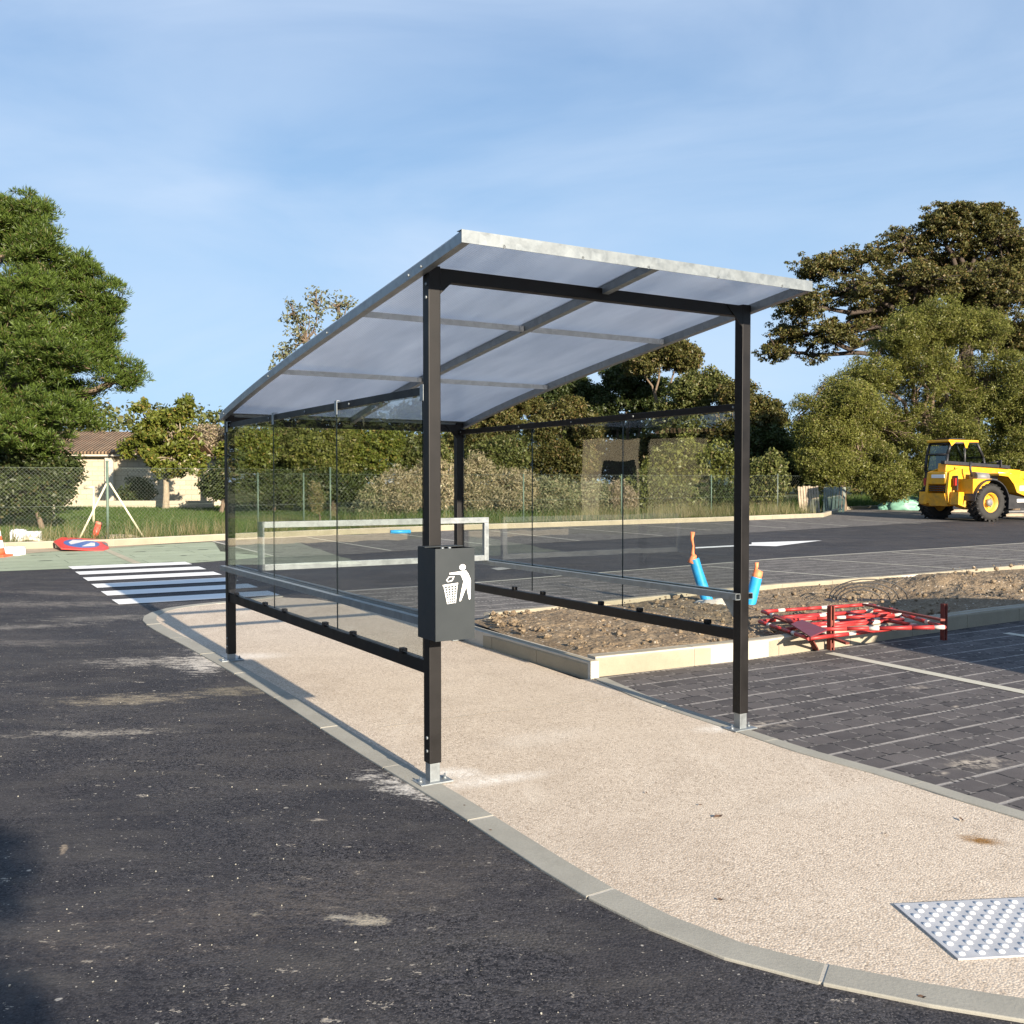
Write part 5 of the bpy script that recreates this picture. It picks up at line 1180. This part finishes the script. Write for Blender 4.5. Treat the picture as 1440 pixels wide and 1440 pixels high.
    P_("side_box", lambda bm: prism(bm, [(.82, .92), (2.02, .72), (2.1, .46), (.80, .42)], -.18, .48, f=lambda x, z, y: (x, y, z)), Bk)
    P_("white_plate", lambda bm: box(bm, (1.5, -.19, .70), (.68, .012, .11)), M['vinyl'])
    P_("front_frame", lambda bm: prism(bm, [(2.02, .5), (2.1, 1.30), (2.5, 1.42), (3.35, 1.30), (3.3, .9), (2.2, .5)], .30, .72, f=lambda x, z, y: (x, y, z)), Bk)
    for k_ in range(3): P_("hydraulic_hose", lambda bm: tube(bm, [(-.2, .70-.03*k_, 1.30+.05*k_), (.6, .74, 1.45+.04*k_), (1.4, .76, 1.40+.03*k_), (2.3, .74, 1.32+.06*k_)], .018, 6), Bk)
    P_("warning_decal", lambda bm: box(bm, (-.70, .178, .80), (.14, .004, .14)), M['mblack'])
    P_("step", lambda bm: box(bm, (1.45, .1, .33), (1.0, .35, .05)), Gy)
    # boom
    P_("boom_outer", lambda bm: bar(bm, (-.85, .955, 1.84), (2.55, .955, 1.62), .32, .28, bev=.02), Yl)
    P_("boom_top_hose_guard", lambda bm: bar(bm, (-.98, .80, 2.0), (2.0, .80, 1.86), .16, .12, bev=.02), M['hose'])
    P_("boom_inner", lambda bm: bar(bm, (2.55, .955, 1.60), (3.55, .955, 1.52), .27, .27, bev=.015), Yl)
    P_("lift_ram", lambda bm: tube(bm, [(.3, .62, 1.15), (2.2, .66, 1.42)], .06, 12), Gy)
    P_("boom_sticker", lambda bm: bar(bm, (1.5, .782, 1.62), (2.1, .782, 1.57), .01, .13), M['vinyl'])
    P_("boom_head", lambda bm: prism(bm, [(3.4, 1.62), (3.9, 1.3), (4.05, .7), (3.75, .6), (3.45, 1.2)], .80, 1.11, f=lambda x, z, y: (x, y, z)), Yl)
    P_("fork_carriage", lambda bm: (box(bm, (3.05, 0.3, 2.02), (.35, .35, .6), bev=.02),), col("carriage_brown", (.085, .06, .045), .7))
    P_("carriage_arm", lambda bm: bar(bm, (3.05, .35, 1.74), (3.3, .85, 1.5), .1, .1), Yl)
    # cab on the far side
    cx0, cx1, cy0, cy1, cz0, cz1 = -.35, 1.25, 1.14, 2.02, 1.2, 2.78
    prof = [(-.42, 1.55), (-.40, 2.25), (-.25, 2.70), (.95, 2.74), (1.30, 2.05), (1.42, 1.2), (-.42, 1.2)]
    P_("cab_lower", lambda bm: prism(bm, [(-.42, .9), (-.42, 1.72), (1.42, 1.60), (1.42, .9)], 1.40, 2.02, f=lambda x, z, y: (x, y, z)), Bk)
    fr = [(-.42, 1.70), (-.36, 2.30), (-.22, 2.68), (.95, 2.72), (1.26, 2.20), (1.42, 1.60)]
    def frame_(bm):
        for y in (1.17, 2.0):
            for p_, q_ in zip(fr, fr[1:]): tube(bm, [(p_[0], y, p_[1]), (q_[0], y, q_[1])], .045, 8)
            tube(bm, [(.42, y, 1.65), (.40, y, 2.7)], .04, 8)
        for p_ in fr: tube(bm, [(p_[0], 1.17, p_[1]), (p_[0], 2.0, p_[1])], .04, 8)
    P_("cab_frame", frame_, Bk)
    gl = M['glass']
    P_("cab_window", lambda bm: prism(bm, [(-.38, 1.75), (-.32, 2.28), (-.2, 2.62), (.36, 2.64), (.38, 1.70)], 1.155, 1.165, f=lambda x, z, y: (x, y, z)), M['cabglass'])
    P_("cab_window", lambda bm: prism(bm, [(.46, 1.69), (.46, 2.64), (.92, 2.66), (1.2, 2.20), (1.36, 1.64)], 1.155, 1.165, f=lambda x, z, y: (x, y, z)), M['cabglass'])
    P_("rear_window", lambda bm: prism(bm, [(1.22, 1.76), (1.95, 1.76), (1.93, 2.60), (1.24, 2.60)], 0, .01, f=lambda y, z, x: (-.39+x+(z-1.76)*.14, y, z)), M['cabglass'])
    P_("seat", lambda bm: (box(bm, (.15, 1.6, 1.75), (.5, .5, .14), bev=.04), box(bm, (-.08, 1.6, 2.05), (.14, .48, .55), bev=.05)), Bk)
    P_("steering_wheel", lambda bm: lathe(bm, [(.19+.02*math.cos(t), .02*math.sin(t)) for t in np.linspace(0, 2*math.pi, 8, endpoint=False)], 20, Matrix.Translation((.75, 1.6, 1.98)) @ Matrix.Rotation(-.6, 4, 'Y'), close=True), Bk)
    P_("cab_roof", lambda bm: (box(bm, (.33, 1.585, 2.76), (1.36, .92, .09), bev=.035), prism(bm, [(.30, 2.73), (.55, 2.73), (.46, 2.52), (.40, 2.52)], 1.118, 1.14, f=lambda x, z, y: (x, y, z)), prism(bm, [(-.32, 2.72), (-.05, 2.72), (-.24, 2.58)], 1.118, 1.14, f=lambda x, z, y: (x, y, z))), Yl)
    P_("roof_rail", lambda bm: (box(bm, (.2, 1.585, 2.85), (.7, .6, .03)),), Bk)
    P_("mirror", lambda bm: (tube(bm, [(1.3, 1.1, 2.0), (1.5, .75, 2.05)], .02, 6), box(bm, (1.5, .75, 1.98), (.04, .18, .26), bev=.01)), Bk)
M['hose'] = col('hose_guard', (.018, .018, .022), .5)
kk = NT("tinted_cab_glass"); M['cabglass'] = kk.done(kk.n("MixShader", None, i0=.09, i1=kk.n("BsdfTransparent", None, Color=(.45, .52, .50)), i2=kk.n("BsdfGlossy", None, Color=(.8, .9, .9), Roughness=.03)))
telehandler()
def timber():
    for i, (q, ln) in enumerate((((1342, 721), 1.2), ((1418, 727), 2.2))):
        x, y = G(*q); bm = bmesh.new(); box(bm, (0, 0, .07), (ln, .16, .12), bev=.01); o = from_bm("timber_beam", bm, M['wood']); o.location = (x, y, H(x, y)+.01); o.rotation_euler = (0, 0, .05)
        tag(o, ("pale timber block on the ground under the machine's rear end", "long timber lying behind the machine between its wheels")[i], "timber")
timber()

# ------------------------------------------------------------------ fallen leaves and litter
def fallen():
    brown = col("dead_leaf_brown", (.09, .05, .03), .8, 0, .3, 30); src = None
    for i, (px, py, sz, lab) in enumerate([(1010, 1153, .05, "largest curled dead leaf in the middle of the footpath"), (985, 1136, .022, "tiny dead leaf just behind the largest one"), (909, 1119, .022, "small dark leaf left of the middle of the footpath"),
      (1352, 1157, .04, "dark dead leaf just behind the rust stain near the right kerb"), (1245, 1177, .03, "small dark leaf between the largest leaf and the rust stain"), (1013, 1271, .03, "brown leaf in the foreground of the footpath left of the tactile plate"),
      (923, 1105, .018, "speck of dead leaf nearest the right shelter post"), (653, 1137, .018, "dead leaf on the kerb just before the near post foot"), (690, 1172, .018, "second dead leaf on the kerb before the near post"), (1296, 1409, .03, "pale dead leaf on the kerb at the bottom right")]):
        x, y = G(px, py)
        if src is None:
            bm = bmesh.new(); v = [bm.verts.new(c) for c in ((-.5, 0, .02), (-.2, .2, .16), (.25, .16, .12), (.5, 0, .22), (.2, -.2, .05), (-.25, -.16, .03))]; c = bm.verts.new((0, 0, 0)); 
            for k in range(6): bm.faces.new((v[k], v[(k+1) % 6], c))
            me = bpy.data.meshes.new("fallen_leaf"); bm.to_mesh(me); bm.free(); me.materials.append(brown); src = me
        o = bpy.data.objects.new("fallen_leaf", src); COL.objects.link(o); o.location = (x, y, H(x, y)+.0155); o.scale = (sz, sz, sz); o.rotation_euler = (0, 0, rnd.uniform(0, 6))
        tag(o, lab, "leaf", "dead leaves scattered on the footpath")
fallen()
def grit():
    bm = bmesh.new(); pr = random.Random(5)
    for _ in range(300):
        px = pr.uniform(-40, 900); py = pr.uniform(930, 1440)
        x, y = G(px, py); s, t = toST(x, y)
        if t > -.35 and not (s < -1 and x < .1): continue
        if px > 560 and py < 1240+(px-560)*.5: continue
        r = pr.choice([.0012, .0016, .0022, .0035])*pr.uniform(.7, 1.2)
        vs = bmesh.ops.create_icosphere(bm, subdivisions=1, radius=r, matrix=Matrix.Translation((x, y, H(x, y)+.004+r*.5)))['verts']
        for v in vs: v.co += Vector([pr.uniform(-1, 1)*r*.3 for _ in range(3)])
    tag(from_bm("loose_grit", bm, M['kerb_flush']), "pale loose grit scattered over the dark asphalt", "grit", kind='stuff')
grit()

# ------------------------------------------------------------------ beyond the frame: what shades and reflects
def van():
    cx_, cy_ = 8.5, 5.8; root = empty("panel_van", (cx_, cy_, H(cx_, cy_)), math.atan2(.93, .37), "white panel van parked to the right of the walkway, outside the picture", "van")
    wh = col("van_white", (.7, .7, .7), .3, 0, .03); prof = [(-2.3, .35), (-2.35, 1.2), (-2.25, 2.1), (-2.0, 2.25), (.9, 2.25), (1.35, 2.05), (1.95, 1.3), (2.5, 1.1), (2.6, .7), (2.55, .35)]
    bm = bmesh.new(); prism(bm, prof, -.95, .95, f=lambda x, z, y: (x, y, z)); bmesh.ops.bevel(bm, geom=bm.edges[:], offset=.06, segments=2, affect='EDGES'); from_bm("body", bm, wh, root)
    for s in (-1, 1):
        bm = bmesh.new(); prism(bm, [(.75, 1.35), (.75, 1.95), (1.2, 1.93), (1.75, 1.35)], s*.952, s*.957, f=lambda x, z, y: (x, y, z)); from_bm("side_window", bm, M['stainless'], root)
        for x in (-1.55, 1.65):
            m = Matrix.Translation((x, s*.84, .34)) @ Matrix.Rotation(-s*math.pi/2, 4, 'X'); bm = bmesh.new(); lathe(bm, [(.2, -.1), (.32, -.11), (.34, 0), (.32, .11), (.2, .12)], 24, m); wv = from_bm("tyre", bm, M['rubber'], root)
            bm = bmesh.new(); lathe(bm, [(.2, .09), (.06, .12), (.0005, .12)], 20, m); from_bm("rim", bm, M['grey'], root)
    bm = bmesh.new(); prism(bm, [(1.40, 2.03), (1.43, 2.05), (1.98, 1.34), (1.95, 1.32)], -.8, .8, f=lambda x, z, y: (x, y, z)); from_bm("windscreen", bm, M['stainless'], root)
van()
def shade_tree():  # added unseen tree; its lobes are placed to cast the bottom-left shadow
    rs = np.random.RandomState(77); sd = np.array([-.505, .863]); n = np.array([.863, .505])
    def at(perp, along, h): k = h/math.tan(R(SUN_E)); q = n*perp+sd*(along-k); return (float(q[0]), float(q[1]), h)
    lobes = [(at(-.42, 2.75, 2.7), (.95, .9, .28)), (at(-.95, 3.8, 2.95), (1.05, 1.0, .34)), (at(-.1, 2.0, 2.5), (.75, .7, .28)), (at(.10, 4.72, 3.05), (.27, .28, .10)), (at(-1.2, 1.2, 2.4), (1.3, 1.0, .5))]
    c = lobes[0][0]; tree("added_shade_tree", "unseen tree shape added behind the viewpoint to cast the bottom-left shadow", "tree", (c[0]-.5, c[1]), lobes, 'olive', 620, 90, .2, .12, .07, 78, frac=.4, shell=.2)
shade_tree()
def cabin():
    x, y = -25.5, 17.0; root = empty("site_cabin", (x, y, H(x, y)), math.atan2(.947, -.34)-math.pi/2-math.pi/2*0, "low beige rendered cabin with dark slatted gate left of the car park, outside the picture", "cabin")
    root.rotation_euler = (0, 0, math.atan2(-.34, .947)+math.pi/2)
    bm = bmesh.new(); box(bm, (0, 1.6, 1.45), (4.4, 3.0, 2.9), bev=.02); from_bm("wall", bm, M['render'], root)
    bm = bmesh.new(); box(bm, (0, 1.6, 3.0), (5.0, 3.6, .18)); from_bm("roof", bm, M['tiles'], root)
    bm = bmesh.new(); box(bm, (.9, .07, 1.0), (1.2, .06, 2.0)); from_bm("door", bm, M['stainless'], root)
    r2 = empty("slatted_gate", (0, 0, 0), 0, "dark vertical slatted gate beside the beige cabin, outside the picture", "gate"); r2.location = (x-1.1, y-3.3, H(x-1, y-3)); r2.rotation_euler = root.rotation_euler
    for k in range(12): bm = bmesh.new(); box(bm, (-1.2+k*.2, 0, 1.1), (.13, .03, 2.2)); from_bm("slat", bm, M['mblack'], r2)
    for z in (.3, 1.9): bm = bmesh.new(); box(bm, (-.1, .04, z), (2.5, .04, .08)); from_bm("gate_rail", bm, M['mblack'], r2)
    for i, (tx, ty, hh) in enumerate(((-27, 10, 6), (-30, 22, 7), (-24, 24, 5), (-22, 5, 4.5))):
        tree("side_tree", ("round tree left of the cabin, outside the picture", "tall tree behind the cabin, outside the picture", "tree between cabin and lawn, outside the picture", "low tree near the road, outside the picture")[i], "tree", (tx, ty), [((tx, ty, hh*.6), (2.2, 2.2, hh*.38)), ((tx+1, ty+1, hh*.45), (2, 2, hh*.3))], 'dark', 300, 50, .45, .22, .14, 200+i, frac=.2)
cabin()
